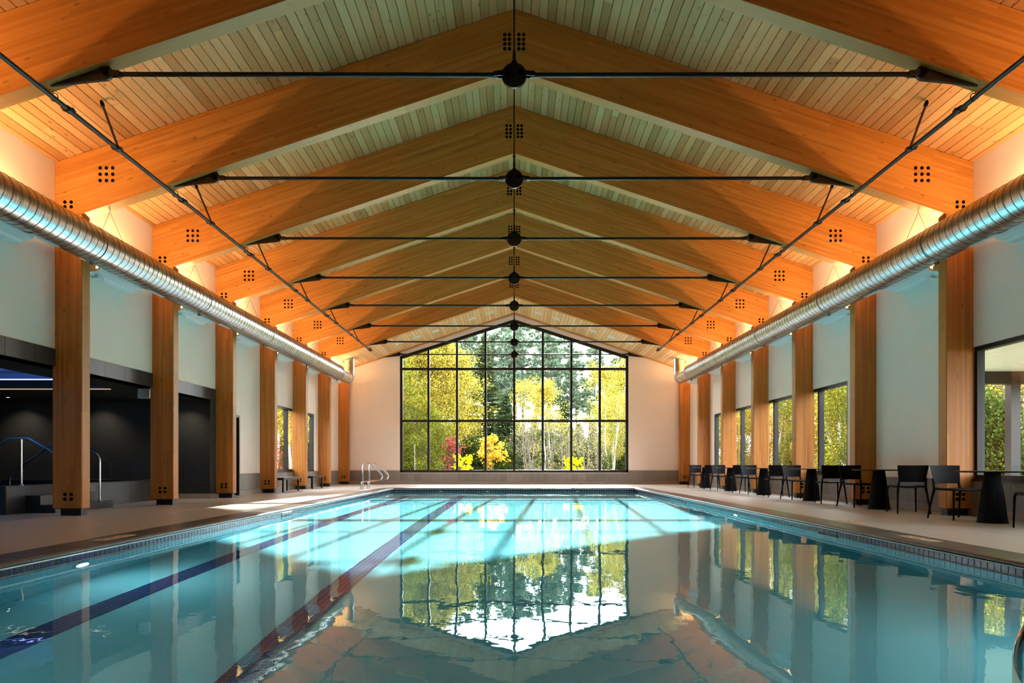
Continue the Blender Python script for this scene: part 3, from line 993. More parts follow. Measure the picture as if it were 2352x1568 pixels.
def truss(k, detailed=True):
    y = YT(k)
    t = empty('roof_truss', (0, y, ZB(0)),
              ('glulam roof truss nearest the viewer, its ridge cut off by the picture top' if k == 0 else
               'glulam roof truss just in front of the far gable window' if k == 7 else
               'glulam roof truss behind the viewpoint near the picture top' if k < 0 else
               f'{ORD[k]} glulam roof truss with steel tie, counted from the viewer'), 'truss', 'glulam roof trusses')
    for s in (-1, 1):
        put('rafter', RM[s], t, (0, 0, 0), (0, s * ANG, 0))
    if k < 0: return t
    if detailed:
        yf = y - TH
        for s in (-1, 1):
            pos = [(s * (6.48 + dx), 5.425 + dz) for dx in (-.1, 0, .1) for dz in (-.1, 0, .1)]
            pos += [(s * (7.09 + dx), 4.945 + dz) for dx in (-.05, .05) for dz in (-.038, .038)]
            pos += [(s * xx, zz) for xx in (.075, .15) for zz in (7.643, 7.568, 7.493, 7.418)]
            for (x, z) in pos:
                putw('bolt', bolt_me, t, (x, yf, z), BROT)
    HZ = 5.40
    for s in (-1, 1):
        # tapered gusset plate under the rafter
        px, pz, pr = 4.81, 5.42, .085
        poly = [(5.46, ZB(5.46))]
        a0 = math.atan2(CA, SL * CA)
        for i in range(13):
            t_ = R(64) + (R(-86) - R(64)) * -1 * i / 12 if False else R(64) + R(206) * i / 12
            poly.append((px + pr * math.cos(t_), pz + pr * math.sin(t_)))
        poly = [(s * x, z) for x, z in poly]
        g = MB().prism_xz(poly, y - .020, y + .020).build('gusset_plate', M['steelblack'], t, False, True)
        pin = MB().cyl((s * px, y - .055, pz), (s * px, y + .055, pz), .024, n=14)
        pin.cyl((s * px, y - .062, pz), (s * px, y - .05, pz), .036, n=18)
        pin.build('pin', M['bolt'], g, True)
        b = MB(); clevis(b, (s * px, y, pz), (s * (px - .17), y, pz - .012)); b.build('clevis', M['steelblack'], t, True)
        b = MB(); clevis(b, (s * .075, y, HZ + .012), (s * .24, y, HZ)); b.build('clevis', M['steelblack'], t, True)
        MB().cyl((s * .20, y, HZ), (s * (px - .15), y, pz - .012), .027, n=14).build('tie_rod', M['steelblack'], t, True)
    hub = MB().prism_xz([(.146 * math.cos(2 * math.pi * i / 40), HZ - .01 + .146 * math.sin(2 * math.pi * i / 40)) for i in range(40)], y - .020, y + .020)
    h = hub.build('hub_disc', M['steelblack'], t, False, True)
    for (x, z) in ((-.075, HZ + .012), (.075, HZ + .012), (0, HZ + .115)):
        pin = MB().cyl((x, y - .055, z), (x, y + .055, z), .024, n=14); pin.cyl((x, y - .060, z), (x, y - .048, z), .033, n=16)
        pin.build('pin', M['bolt'], h, True)
    b = MB(); clevis(b, (0, y, HZ + .115), (0, y, HZ + .25), .018); b.build('clevis', M['steelblack'], t, True)
    b = MB(); clevis(b, (0, y, ZB(0) - .02), (0, y, ZB(0) - .16), .018)
    b.build('clevis', M['steelblack'], t, True)
    MB().cyl((0, y, HZ + .22), (0, y, ZB(0) - .13), .011, n=10).build('hanger_rod', M['steelblack'], t, True)
    return t
for k in range(-2, 8):
    truss(k, 0 < k < 7)

# ------------------------------------------------------------------ columns
def column_proto():
    c = empty('timber_column', (0, 0, 0), 'x', 'column', 'glulam columns along the walls')
    top = ZB(6.87)
    b = MB(); w0, w1 = 6.87, 7.335; h = .011
    # chamfered post
    prof = [(w0 + h, -TH), (w1, -TH), (w1, TH), (w0 + h, TH), (w0, TH - h), (w0, -TH + h)]
    vs = [(x, y, .118) for x, y in prof] + [(x, y, (ZB(x) - .003)) for x, y in prof]
    n = len(prof)
    b.add(vs, [tuple(range(n - 1, -1, -1)), tuple(range(n, 2 * n))] + [(i, (i + 1) % n, n + (i + 1) % n, n + i) for i in range(n)])
    b.local('post', M['post'], c, False, True)
    s_ = MB(); s_.box(6.905, 7.23, -.075, .075, 0, .108); s_.box(6.875, 7.29, -.10, .10, .106, .118)
    s_.local('base_shoe', M['black'], c)
    for x in (7.04, 7.14):
        for z in (.263, .34):
            put('bolt', bolt_me, c, (x, -TH, z), BROT)
    k_ = MB(); k_.box(7.05, 7.30, TH, TH + .09, 4.50, ZB(7.05) - .01)
    k_.local('corbel_block', M['post'], c)
    return c
LEFTW = ['beside the spa steps', 'beside the white box at the alcove', 'at the far end of the black alcove', 'left of the nearer bench', 'between the two benches', 'behind the farther bench', 'against the far wall']
RIGHTW = ['beside the closest table', 'next to the plain white wall panel', 'behind the third table', 'behind the fourth table', 'behind the fifth table', 'behind the farthest table', 'against the far wall']
cproto = {}
for s in (1, -1):
    for k in range(1, 8):
        if s == 1 and k == 1: c = column_proto(); p1 = c
        elif s == 1: c = copy_tree(p1)
        elif s == -1 and k == 1:
            c = copy_tree(p1)
            seen = {}
            for ch in c.children:
                me = ch.data
                if me is bolt_me:
                    ch.location.x *= -1
                else:
                    m2 = me.copy()
                    for v in m2.vertices: v.co.x *= -1
                    m2.flip_normals()
                    ch.data = m2
            p2 = c
        else: c = copy_tree(p2)
        c.location = (0, YT(k), 0)
        c['label'] = f'glulam column {(LEFTW if s < 0 else RIGHTW)[k - 1]}, {ORD[k - 1]} along the {"left" if s < 0 else "right"} wall'

# ------------------------------------------------------------------ spiral ducts
DX, DZ, DR, SR = 6.50, 4.21, .272, .205
def duct(s):
    d = empty('spiral_duct', (s * DX, 5.0, DZ), f'galvanised spiral air duct hung along the {"left" if s < 0 else "right"} wall', 'duct', 'spiral ducts')
    x = s * DX
    rings = [3.3, 6.9, 10.5, 14.1, 17.75, 21.4, 25.05]
    for a, c in zip(rings, rings[1:]):
        sg = MB().cyl((x, a, DZ), (x, c, DZ), DR, n=56, caps=False).build('duct_segment', M['galv'], d, 'full')
        # helical lock seam
        n, pit = 40, .145
        tot = int((c - a) / pit * n)
        i = np.arange(tot + 1)
        th = 2 * np.pi * i / n * -s; yy = a + i * pit / n
        V = []
        for dr, dy in ((-.003, -.007), (.005, -.002), (.005, .002), (-.003, .007)):
            V.append(np.stack([x + (DR + dr) * np.cos(th), yy + dy, DZ + (DR + dr) * np.sin(th)], 1))
        V = np.stack(V, 1).reshape(-1, 3) - np.array(wloc(sg))
        q = []
        for j in range(3):
            k0 = np.arange(tot) * 4 + j
            q.append(np.stack([k0, k0 + 1, k0 + 5, k0 + 4], 1))
        put('lock_seam', np_mesh('lock_seam', V, np.concatenate(q), M['seam'], None, True), sg)
    for y in rings[1:]:
        rg = MB().cyl((x, y - .035, DZ), (x, y + .035, DZ), DR + .010, n=56).build('coupling_ring', M['galv'], d, True)
        MB().box(x - .02, x + .02, y - .03, y + .03, DZ - DR - .05, DZ - DR - .008).cyl((x - .04, y, DZ - DR - .03), (x + .04, y, DZ - DR - .03), .008).build('clamp_bolt', M['seam'], rg)
    MB().cyl((x, 3.3, DZ), (x, 3.28, DZ), DR, n=40).build('end_cap', M['galv'], d, True)
    # reduced elbow up into the soffit
    zz = DZ - .02
    ye = 26.95; rr = .30
    path = [(x, 25.05, zz), (x, ye - rr, zz)]
    for i in range(1, 6):
        t = math.pi / 2 * i / 5
        path.append((x, ye - rr + rr * math.sin(t), zz + rr - rr * math.cos(t)))
    path.append((x, ye, ZB(DX) + .12))
    MB().tube(path, SR, 40, False).build('elbow', M['galv'], d, True)
    for (p0, p1) in (((x, 25.08, zz), (x, 25.14, zz)), ((x, ye - rr - .03, zz), (x, ye - rr + .02, zz)), ((x, ye, zz + rr + .02), (x, ye, zz + rr + .06))):
        MB().cyl(p0, p1, SR + .008, n=40).build('coupling_ring', M['galv'], d, True)
    fl = MB().lathe([(SR + .002, -.012), (SR + .085, -.006), (SR + .085, .0), (SR, .0)], 40)
    o = fl.local('ceiling_flange', M['galv'], d, True)
    o.location = Vector((x, ye, ZB(DX) + .020)) - wloc(d); o.rotation_euler = (0, s * ANG, 0)
    for y in (9.5, 12.45, 15.4, 18.4, 21.3, 24.2):
        gr = MB()
        V, Fq = [], []
        for i in range(5):
            a = R(-90 + s * 22 + (-20 + 10 * i))
            for yy in (y - .28, y + .28):
                for dr in (.004, .014):
                    V.append((x + (DR + dr) * math.cos(a), yy, DZ + (DR + dr) * math.sin(a)))
        for i in range(4):
            b0 = i * 4
            Fq += [(b0 + 1, b0 + 3, b0 + 7, b0 + 5), (b0, b0 + 4, b0 + 6, b0 + 2), (b0, b0 + 1, b0 + 5, b0 + 4), (b0 + 2, b0 + 6, b0 + 7, b0 + 3)]
        Fq += [(0, 2, 3, 1), (16, 17, 19, 18)]
        gr.add(V, Fq); gr.build('air_grille', M['white'], d, False, True)
    for k in range(1, 7):
        y = YT(k) + .02
        hk = MB().cyl((x, y, ZB(DX)), (x, y, ZB(DX) - .05), .012, n=10).build('hanger_hook', M['white'], d)
        w_ = MB()
        for q in (-1, 1):
            w_.cyl((x, y, ZB(DX) - .05), (x + q * (DR + .004), y, DZ + .02), .0035, n=5)
        w_.build('hanger_wire', M['seam'], hk)
    return d
duct(-1); duct(1)

# ------------------------------------------------------------------ linear wall up-lights
lamp_col = (1.0, 0.60, 0.26)
LX, LZ = 7.02, 4.17
M['lens'] = m_emit('lamp_lens', (1.0, 0.62, 0.30), 2.0)
fix_me = {}
for s in (-1, 1):
    b = MB()
    b.prism_xz([(s * 7.28, 4.02), (s * 7.28, 4.15), (s * 7.25, 4.15), (s * 7.25, 4.10), (s * 6.99, 4.10), (s * 6.96, 4.16), (s * 6.94, 4.16), (s * 6.965, 4.075), (s * 7.10, 4.055), (s * 7.14, 4.02)], -.67, .67)
    fix_me[s] = b.mesh('trough', M['white'], False, True)
for s in (-1, 1):
    for k in range(-1, 7):
        y = YT(k) + 1.17
        if k >= 0:
            lab = f'white linear uplight behind the {"left" if s < 0 else "right"} duct, {ORD[k]} bay from the viewer'
        else: lab = f'white linear uplight on the {"left" if s < 0 else "right"} wall nearest the viewer'
        f = empty('wall_uplight', (s * 7.3, y, 4.02), lab, 'wall light', 'linear uplights along the walls')
        putw('trough', fix_me[s], f, (0, y, 0))
        MB().box(s * 6.985, s * 7.06, y - .64, y + .64, 4.112, 4.122).build('lens', M['lens'], f)
        MB().bevbox(s * 7.08, s * 7.18, y - .52, y - .36, 3.985, 4.03, .006).build('driver_box', M['white'], f)
        MB().box(s * 7.20, s * 7.30, y - .67, y + .67, 4.055, 4.10).build('back_rail', M['white'], f)
        for q in (-1,):
            MB().bevbox(s * 7.02, s * 7.28, y + .68 if q > 0 else y - 1.055, y + 1.62 if q > 0 else y - .68, 4.06, 4.15, .004).build('wood_ledger', M['rafter'], f)
        ld = bpy.data.lights.new('uplight_glow', 'AREA')
        ld.shape = 'RECTANGLE'; ld.size = .02; ld.size_y = 1.3
        ld.energy = LAMP_W; ld.color = lamp_col
        lo = bpy.data.objects.new('uplight_glow', ld); COL.objects.link(lo)
        lo.parent = f
        lo.location = Vector((s * LX, y, LZ)) - wloc(f)
        lo.rotation_euler = (R(180), 0, 0)

# ------------------------------------------------------------------ sprinkler pipes
QX, QZ = 5.50, 5.19
def pipe(s):
    x = s * QX
    p = empty('sprinkler_pipe', (x, 5.0, QZ), f'black sprinkler pipe under the rafters on the {"left" if s < 0 else "right"} side', 'pipe', 'sprinkler pipes')
    MB().cyl((x, 4.0, QZ), (x, 26.1, QZ), .030, n=16).build('pipe_run', M['black'], p, True)
    for k in range(-1, 7):
        for dy in (.38, 1.41):
            y = YT(k) + dy
            if y > 26: continue
            c = MB().cyl((x, y - .035, QZ), (x, y + .035, QZ), .041, n=16)
            c.box(x - .065, x + .065, y - .018, y + .018, QZ - .016, QZ + .016)
            c.cyl((x - .055, y - .05, QZ), (x - .055, y + .05, QZ), .010, n=8); c.cyl((x + .055, y - .05, QZ), (x + .055, y + .05, QZ), .010, n=8)
            c.build('pipe_coupling', M['black'], p, True)
        yb = YT(k) + 1.41
        top = Vector((s * 5.96, yb + .40, ZC(5.96) - .01))
        bot = Vector((x, yb + .02, QZ + .03))
        if k < 6:
            b = MB().cyl(bot, top, .017, n=10)
            br = b.build('sway_brace', M['black'], p, True)
            d = (top - bot).normalized()
            MB().cyl(top - d * .10, top - d * .04, .028, n=10).cyl(top - d * .03, top, .020, n=8).build('brace_foot', M['bolt'], br, True)
            hg = []
            for i in range(13):
                a = R(-60 + 300 * i / 12)
                hg.append((x + .045 * math.sin(a + R(120)), YT(k) + .12, QZ + .012 - .05 * math.cos(a + R(120))))
            MB().tube(hg, .006, 6).cyl((x, YT(k) + .095, QZ + .05), (x, YT(k) + .095, ZB(QX)), .006, n=6).build('loop_hanger', M['black'], p)
    b = MB()
    b.cyl((x, 26.10, QZ), (x, 26.20, QZ), .042, n=14); b.cyl((x, 26.14, QZ), (x, 26.14, QZ + .15), .016, n=8); b.box(x - .07, x + .07, 26.08, 26.14, QZ - .02, QZ + .02)
    b.build('end_valve', M['black'], p)
pipe(-1); pipe(1)

# ------------------------------------------------------------------ soffit vents
for s in (-1, 1):
    for i in range(6):
        x = s * (.95 + .72 * i); y = 26.9
        lab = f'white slot air vent, {ORD[i]} from the ridge on the {"left" if s < 0 else "right"} soffit'
        v = empty('air_vent', (x, y, ZB(x) + .03), lab, 'vent', 'slot vents in the far soffit')
        v.rotation_euler = (0, s * ANG, 0)
        b = MB(); b.box(-.145, .145, -.19, -.16, -.012, .004); b.box(-.145, .145, .16, .19, -.012, .004); b.box(-.145, -.12, -.16, .16, -.012, .004); b.box(.12, .145, -.16, .16, -.012, .004)
        b.local('vent_frame', M['white'], v)
        b = MB()
        for j in range(5): b.box(-.12, .12, -.15 + j * .066, -.115 + j * .066, -.008, .002)
        b.local('vent_louver', M['white'], v)
    for x, y in ((1.9, 26.2), (4.5, 26.2)):
        sp = empty('fire_sprinkler', (s * x, y, ZB(x) + .03), f'tiny white sprinkler head {"near the ridge" if x < 3 else "near the wall"} on the {"left" if s < 0 else "right"} soffit', 'sprinkler', 'sprinkler heads in the soffit')
        MB().lathe([(.045, .004), (.045, -.006), (.02, -.012), (.012, -.03), (.022, -.034), (.022, -.037), (.0001, -.037)], 16).local('head', M['white'], sp, True)

# ------------------------------------------------------------------ tables and chairs
def make_table():
    t = empty('cafe_table', (0, 0, 0), 'x', 'table', 'round cafe tables along the right windows')
    MB().lathe([(.40, .702), (.452, .714), (.455, .720), (.452, .724), (.0001, .724)], 56).local('tabletop', M['tabletop'], t, True)
    MB().lathe([(.185, .012), (.178, .05), (.15, .30), (.118, .55), (.098, .704)], 72, (0, 0, 0), .006, 1).local('fluted_base', M['chair'], t)
    MB().lathe([(.192, 0), (.192, .010), (.186, .014)], 40).local('foot_ring', M['chair'], t, True)
    return t
def make_chair():
    """faces +Y; origin at the floor under the seat centre"""
    c = empty('cafe_chair', (0, 0, 0), 'x', 'chair', 'cafe chairs at the round tables')
    V, Fq = [], []
    nx_, ny_ = 8, 6
    def sz(u, v): return .452 + .012 * (abs(u) ** 2) - .010 * math.cos(v * 1.6) * (1 - abs(u) ** 2) - (.014 * max(0, v - .6) * 2)
    for lay in (0, 1):
        for j in range(ny_ + 1):
            v = -1 + 2 * j / ny_
            for i in range(nx_ + 1):
                u = -1 + 2 * i / nx_
                wx = .228 - .012 * (v < 0) * abs(v)
                V.append((u * wx * (1 - .05 * abs(v) ** 4), v * .225, sz(u, v) - lay * .022))
    st = nx_ + 1; lo = st * (ny_ + 1)
    for j in range(ny_):
        for i in range(nx_):
            a = j * st + i
            Fq.append((a, a + 1, a + 1 + st, a + st)); Fq.append((lo + a, lo + a + st, lo + a + 1 + st, lo + a + 1))
    per = [i for i in range(nx_ + 1)] + [j * st + nx_ for j in range(1, ny_ + 1)] + [ny_ * st + i for i in range(nx_ - 1, -1, -1)] + [j * st for j in range(ny_ - 1, 0, -1)]
    for q in range(len(per)):
        a, b_ = per[q], per[(q + 1) % len(per)]
        Fq.append((a, lo + a, lo + b_, b_))
    MB().add(V, Fq).local('seat', M['chair'], c, True, True)
    # curved back shell
    V, Fq = [], []
    na, nz = 12, 5
    for lay in (0, 1):
        for j in range(nz + 1):
            z = .525 + .275 * j / nz
            hw = .205 + .035 * j / nz
            for i in range(na + 1):
                u = -1 + 2 * i / na
                yb = -.255 - .05 * j / nz + .045 * u * u
                V.append((u * hw, yb - lay * .012, z))
    st = na + 1; lo = st * (nz + 1)
    for j in range(nz):
        for i in range(na):
            a = j * st + i
            Fq.append((a, a + st, a + 1 + st, a + 1)); Fq.append((lo + a, lo + a + 1, lo + a + 1 + st, lo + a + st))
    per = [i for i in range(na + 1)] + [j * st + na for j in range(1, nz + 1)] + [nz * st + i for i in range(na - 1, -1, -1)] + [j * st for j in range(nz - 1, 0, -1)]
    for q in range(len(per)):
        a, b_ = per[q], per[(q + 1) % len(per)]
        Fq.append((a, b_, lo + b_, lo + a))
    MB().add(V, Fq).local('backrest', M['chair'], c, True, True)
    for s in (-1, 1):
        MB().tube([(s * .212, .195, .448), (s * .224, .205, .40), (s * .232, .212, 0)], [.020, .017, .012], 8).local('leg', M['chair'], c, True)
        MB().tube([(s * .200, -.262, .60), (s * .205, -.235, .52), (s * .212, -.215, .44), (s * .228, -.245, .30), (s * .252, -.300, 0)], [.013, .017, .021, .016, .012], 8).local('leg', M['chair'], c, True)
        MB().tube([(s * .212, .19, .440), (s * .212, -.21, .440)], .013, 8).local('seat_rail', M['chair'], c, True)
    return c
TY = [9.55, 12.52, 15.36, 18.30, 21.1, 23.9]
tw = ['closest', 'second', 'third', 'fourth', 'fifth', 'farthest']
t0 = c0 = None
for i, y in enumerate(TY):
    t = t0 or make_table()
    if i: t = copy_tree(t0)
    else: t0 = t
    t.location = (6.69, y, 0)
    t['label'] = f'round black cafe table with fluted base, {tw[i]} along the right windows'
    for q, (dx, dy, rz) in enumerate([(-.07, -1.0 + rnd.uniform(-.03, .03), R(-8 + rnd.uniform(-3, 3))), (-.09, .60 + rnd.uniform(-.03, .03), R(188 + rnd.uniform(-3, 3)))]):
        c = c0 or make_chair()
        if c0: c = copy_tree(c0)
        else: c0 = c
        c.location = (6.69 + dx, y + dy, 0); c.rotation_euler = (0, 0, rz)
        c['label'] = f'black plastic chair on the {"near" if q == 0 else "far"} side of the {tw[i]} round table'

# ------------------------------------------------------------------ benches
def bench(y0, y1, lab):
    b_ = empty('bench', (-6.94, (y0 + y1) / 2, 0), lab, 'bench', 'dark benches under the left windows')
    n = 5; w_ = .42 / n
    for i in range(n):
        MB().bevbox(-7.15 + i * w_ + .003, -7.15 + (i + 1) * w_ - .003, y0, y1, .405, .435, .004).build('seat_slat', M['black'], b_)
    f = MB(); f.box(-7.14, -7.10, y0, y1, .36, .405); f.box(-6.78, -6.74, y0, y1, .36, .405); f.box(-7.10, -6.78, y0, y0 + .04, .36, .405); f.box(-7.10, -6.78, y1 - .04, y1, .36, .405)
    f.build('frame', M['black'], b_)
    for x in (-7.14, -6.785):
        for y in (y0, y1 - .045):
            MB().bevbox(x, x + .045, y, y + .045, 0, .36, .003).build('leg', M['black'], b_)
bench(19.95, 21.42, 'dark slatted bench nearer the viewer under the left window')
bench(22.86, 24.02, 'dark slatted bench farther back under the left window')

# ------------------------------------------------------------------ pool rails
def grab_rail(x, y, lab):
    o = empty('grab_rail', (x, y, 0), lab, 'grab rail', 'figure four grab rails at the far left pool corner')
    path = bez([((x + .04, y, 0), 0), ((x + .04, y, .86), .14), ((x + .28, y, .86), .10), ((x + .74, y, .42), .16), ((x + .62, y, .285), .10), ((x + .0, y, .26), .10), ((x - .02, y, 0), 0)], 8)
    MB().tube(path, .021, 12).build('rail_tube', M['chrome'], o, True)
    MB().lathe([(.05, 0), (.05, .008), (.028, .02), (.022, .02)], 20, (x + .04, y, 0)).build('escutcheon', M['chrome'], o, True)
    MB().lathe([(.05, 0), (.05, .008), (.028, .02), (.022, .02)], 20, (x - .04, y - .001, 0)).build('escutcheon', M['chrome'], o, True)
grab_rail(-5.03, 22.5, 'bent steel grab rail nearer the viewer at the far left pool corner')
grab_rail(-4.95, 23.15, 'bent steel grab rail nearer the far wall at the left pool corner')
hr = empty('pool_handrail', (2.458, 3.33, ZFL), 'curved steel handrail rising from the water at the right edge', 'handrail')
path = bez([((2.458, 3.33, ZFL + .005), 0), ((2.458, 3.33, .05), .20), ((2.95, 3.33, .20), .20), ((3.9, 3.33, .80), .25), ((4.55, 3.33, .80), .2), ((4.75, 3.33, 0.006), 0)], 10)
MB().tube(path, .024, 14).build('rail_tube', M['chrome'], hr, True)
MB().lathe([(.05, 0), (.05, .008), (.03, .02), (.025, .02)], 20, (4.75, 3.33, .001)).build('escutcheon', M['chrome'], hr, True)

# ------------------------------------------------------------------ outside: ground, porch
M['ground'] = m_plain('leaf_litter', sr(84, 84, 40), 0.9, 0, 0.4, 1.5)
gr = MB()
gr.box(-160, 160, YF + .3, 220, -1.0, -.35); gr.box(-160, -W - .3, -60, YF + .3, -1.0, -.35) if False else None
gr.box(-160, -13.8, -60, YF + .3, -1.0, -.35); gr.box(W + .3, 160, -60, YF + .3, -1.0, -.35); gr.box(-13.8, W + .3, -60, YB - .3, -1.0, -.35); gr.box(-13.8, -W - .3, 16.7, YF + .3, -1.0, -.35)
tag(gr.build('ground', M['ground']), 'leaf strewn ground around the building', None, None, 'structure')
por = empty('porch', (9.6, 12.6, -.35), 'covered porch with white ceiling and dark posts outside the right edge window', 'porch')
MB().box(7.6, 11.2, 6.5, 14.4, 2.78, 2.95).build('porch_roof', M['white'], por)
for i in range(12):
    MB().bevbox(7.62 + i * .298, 7.62 + (i + 1) * .298 - .006, 6.5, 14.4, 2.755, 2.78, .002).build('ceiling_board', M['white'], por)
MB().box(11.05, 11.25, 6.5, 14.4, 2.42, 2.80).build('beam', M['winframe'], por)
MB().box(7.62, 11.05, 14.22, 14.4, 2.50, 2.755).build('beam', M['winframe'], por)
for (x, y) in ((11.05, 14.2), (10.35, 14.22), (11.05, 10.4), (11.05, 6.6)):
    MB().box(x, x + .2, y, y + .18, -.35, 2.76).build('post', M['winframe'], por)

# ------------------------------------------------------------------ trees
nr = np.random.default_rng(5)
def quads_leaf(P, size, elong=1.0, up=None, flat=0.0):
    n = len(P)
    d1 = nr.normal(size=(n, 3)); d1 /= np.linalg.norm(d1, axis=1, keepdims=True)
    if up is not None: d1 = up
    t = nr.normal(size=(n, 3))
    if flat: t = t * (1 - flat) + np.cross(d1, np.array([0, 0, 1.0])) * flat * np.sign(nr.normal(size=(n, 1)))
    d2 = t - (t * d1).sum(1, keepdims=True) * d1
    d2 /= np.linalg.norm(d2, axis=1, keepdims=True) + 1e-9
    s = (size * nr.uniform(.65, 1.35, size=(n, 1)))
    a = d1 * s * elong * .5; b_ = d2 * s * .5
    V = np.stack([P - a, P - a * .05 + b_, P + a, P - a * .05 - b_], 1).reshape(-1, 3)
    Q = np.arange(n * 4).reshape(n, 4)
    return V, Q
def seg_tubes(segs, n=5):
    A = np.array([s[0] for s in segs]); B = np.array([s[1] for s in segs]); r0 = np.array([s[2] for s in segs]); r1 = np.array([s[3] for s in segs])
    d = B - A; d /= np.linalg.norm(d, axis=1, keepdims=True) + 1e-9
    ref = np.where(np.abs(d[:, 2:3]) > .9, np.array([[1.0, 0, 0]]), np.array([[0, 0, 1.0]]))
    a = np.cross(d, ref); a /= np.linalg.norm(a, axis=1, keepdims=True); b_ = np.cross(d, a)
    V = []
    for P, r in ((A, r0), (B, r1)):
        for k in range(n):
            t = 2 * np.pi * k / n
            V.append(P + a * (r * np.cos(t))[:, None] + b_ * (r * np.sin(t))[:, None])
    V = np.stack(V, 1)            # m, 2n, 3
    m = len(segs); base = np.arange(m)[:, None] * 2 * n
    Q = []
    for k in range(n):
        k2 = (k + 1) % n
        Q.append(np.concatenate([base + k, base + k2, base + n + k2, base + n + k], 1))
    return V.reshape(-1, 3), np.concatenate(Q)

def broadleaf(h, cr, cb, nb, nl, leaf, tr, ns=5, spread=.20, lean=.03, stems=1):
    tw_, th_ = [], []
    sub = []
    for st in range(stems):
        az0 = nr.uniform(0, 6.28); ln = lean * h if stems == 1 else nr.uniform(.05, .16) * h
        pts = []
        wob = np.zeros(2)
        for i in range(9):
            t = i / 8
            wob = wob + nr.normal(size=2) * .012 * h
            pts.append(np.array([math.cos(az0) * ln * t + wob[0], math.sin(az0) * ln * t + wob[1], h * t * (1 if st == 0 else nr.uniform(.75, 1) if i == 8 else 1)]))
        for i in range(8):
            th_.append((pts[i], pts[i + 1], tr * (1 - i / 8.6), tr * (1 - (i + 1) / 8.6)))
        for _ in range(nb // stems):
            t = cb + (1 - cb) * nr.random() ** .9
            f = t * 8; i = min(7, int(f)); p = pts[i] + (pts[i + 1] - pts[i]) * (f - i)
            u = (t - cb) / (1 - cb)
            L = cr * (math.sin(math.pi * (.18 + .80 * u)) ** .8) * nr.uniform(.6, 1.05) / (1 if stems == 1 else 1.3)
            az = nr.uniform(0, 6.28); el = nr.uniform(.15, .9)
            d = np.array([math.cos(az) * math.cos(el), math.sin(az) * math.cos(el), math.sin(el)])
            m1 = p + d * L * .5 + nr.normal(size=3) * .04 * L
            e1 = p + d * L + np.array([0, 0, -.10 * L]) + nr.normal(size=3) * .08 * L
            rb = tr * .30 * (1 - .6 * t)
            tw_.append((p, m1, rb, rb * .6)); tw_.append((m1, e1, rb * .6, rb * .15))
            sub.append((m1, e1))
            for _k in range(ns):
                q = nr.uniform(.25, 1); s0 = p + (e1 - p) * q if q > .5 else p + (m1 - p) * (q * 2)
                d2 = d + nr.normal(size=3) * .75; d2 /= np.linalg.norm(d2)
                e2 = s0 + d2 * L * nr.uniform(.2, .45)
                tw_.append((s0, e2, rb * .35, rb * .08)); sub.append((s0, e2))
    Vb, Qb = seg_tubes(th_, 8)
    Vt, Qt = seg_tubes(tw_, 4)
    A = np.array([s[0] for s in sub]); B = np.array([s[1] for s in sub])
    idx = nr.integers(0, len(sub), nl); t = nr.uniform(.2, 1.1, size=(nl, 1))
    P = A[idx] + (B[idx] - A[idx]) * t + nr.normal(size=(nl, 3)) * spread
    Vl, Ql = quads_leaf(P, leaf, 1.25)
    return (Vb, Qb), (Vt, Qt), (Vl, Ql)

def spruce(h, cr, nw, nb, per):
    th_ = [(np.array([0, 0, h * i / 6]), np.array([0, 0, h * (i + 1) / 6]), .13 * (1 - i / 6.2), .13 * (1 - (i + 1) / 6.2)) for i in range(6)]
    tw_, P, U = [], [], []
    for w_ in range(nw):
        t = .04 + .95 * (w_ + nr.random() * .6) / nw
        z = h * t
        for _ in range(nb):
            az = nr.uniform(0, 6.28); L = cr * (1 - t) ** .85 * nr.uniform(.65, 1.1) + .12
            d = np.array([math.cos(az), math.sin(az), -.18 + .35 * t])
            p = np.array([0, 0, z]); e1 = p + d * L + np.array([0, 0, .06 * L])
            tw_.append((p, e1, .02, .005))
            n_ = max(5, int(per * L))
            q = nr.uniform(.15, 1.05, size=(n_, 1))
            side = np.array([-d[1], d[0], 0]) * nr.normal(size=(n_, 1)) * .16 * L * (1.1 - q)
            P.append(p + (e1 - p) * q + side + np.array([0, 0, -.05]) * nr.random((n_, 1)) + nr.normal(size=(n_, 3)) * .03)
            u = d + nr.normal(size=(n_, 3)) * .45 + np.array([0, 0, -.25]); U.append(u / np.linalg.norm(u, axis=1, keepdims=True))
    P = np.concatenate(P); U = np.concatenate(U)
    Vl, Ql = quads_leaf(P, .085, 2.6, U)
    return seg_tubes(th_, 8), seg_tubes(tw_, 4), (Vl, Ql)

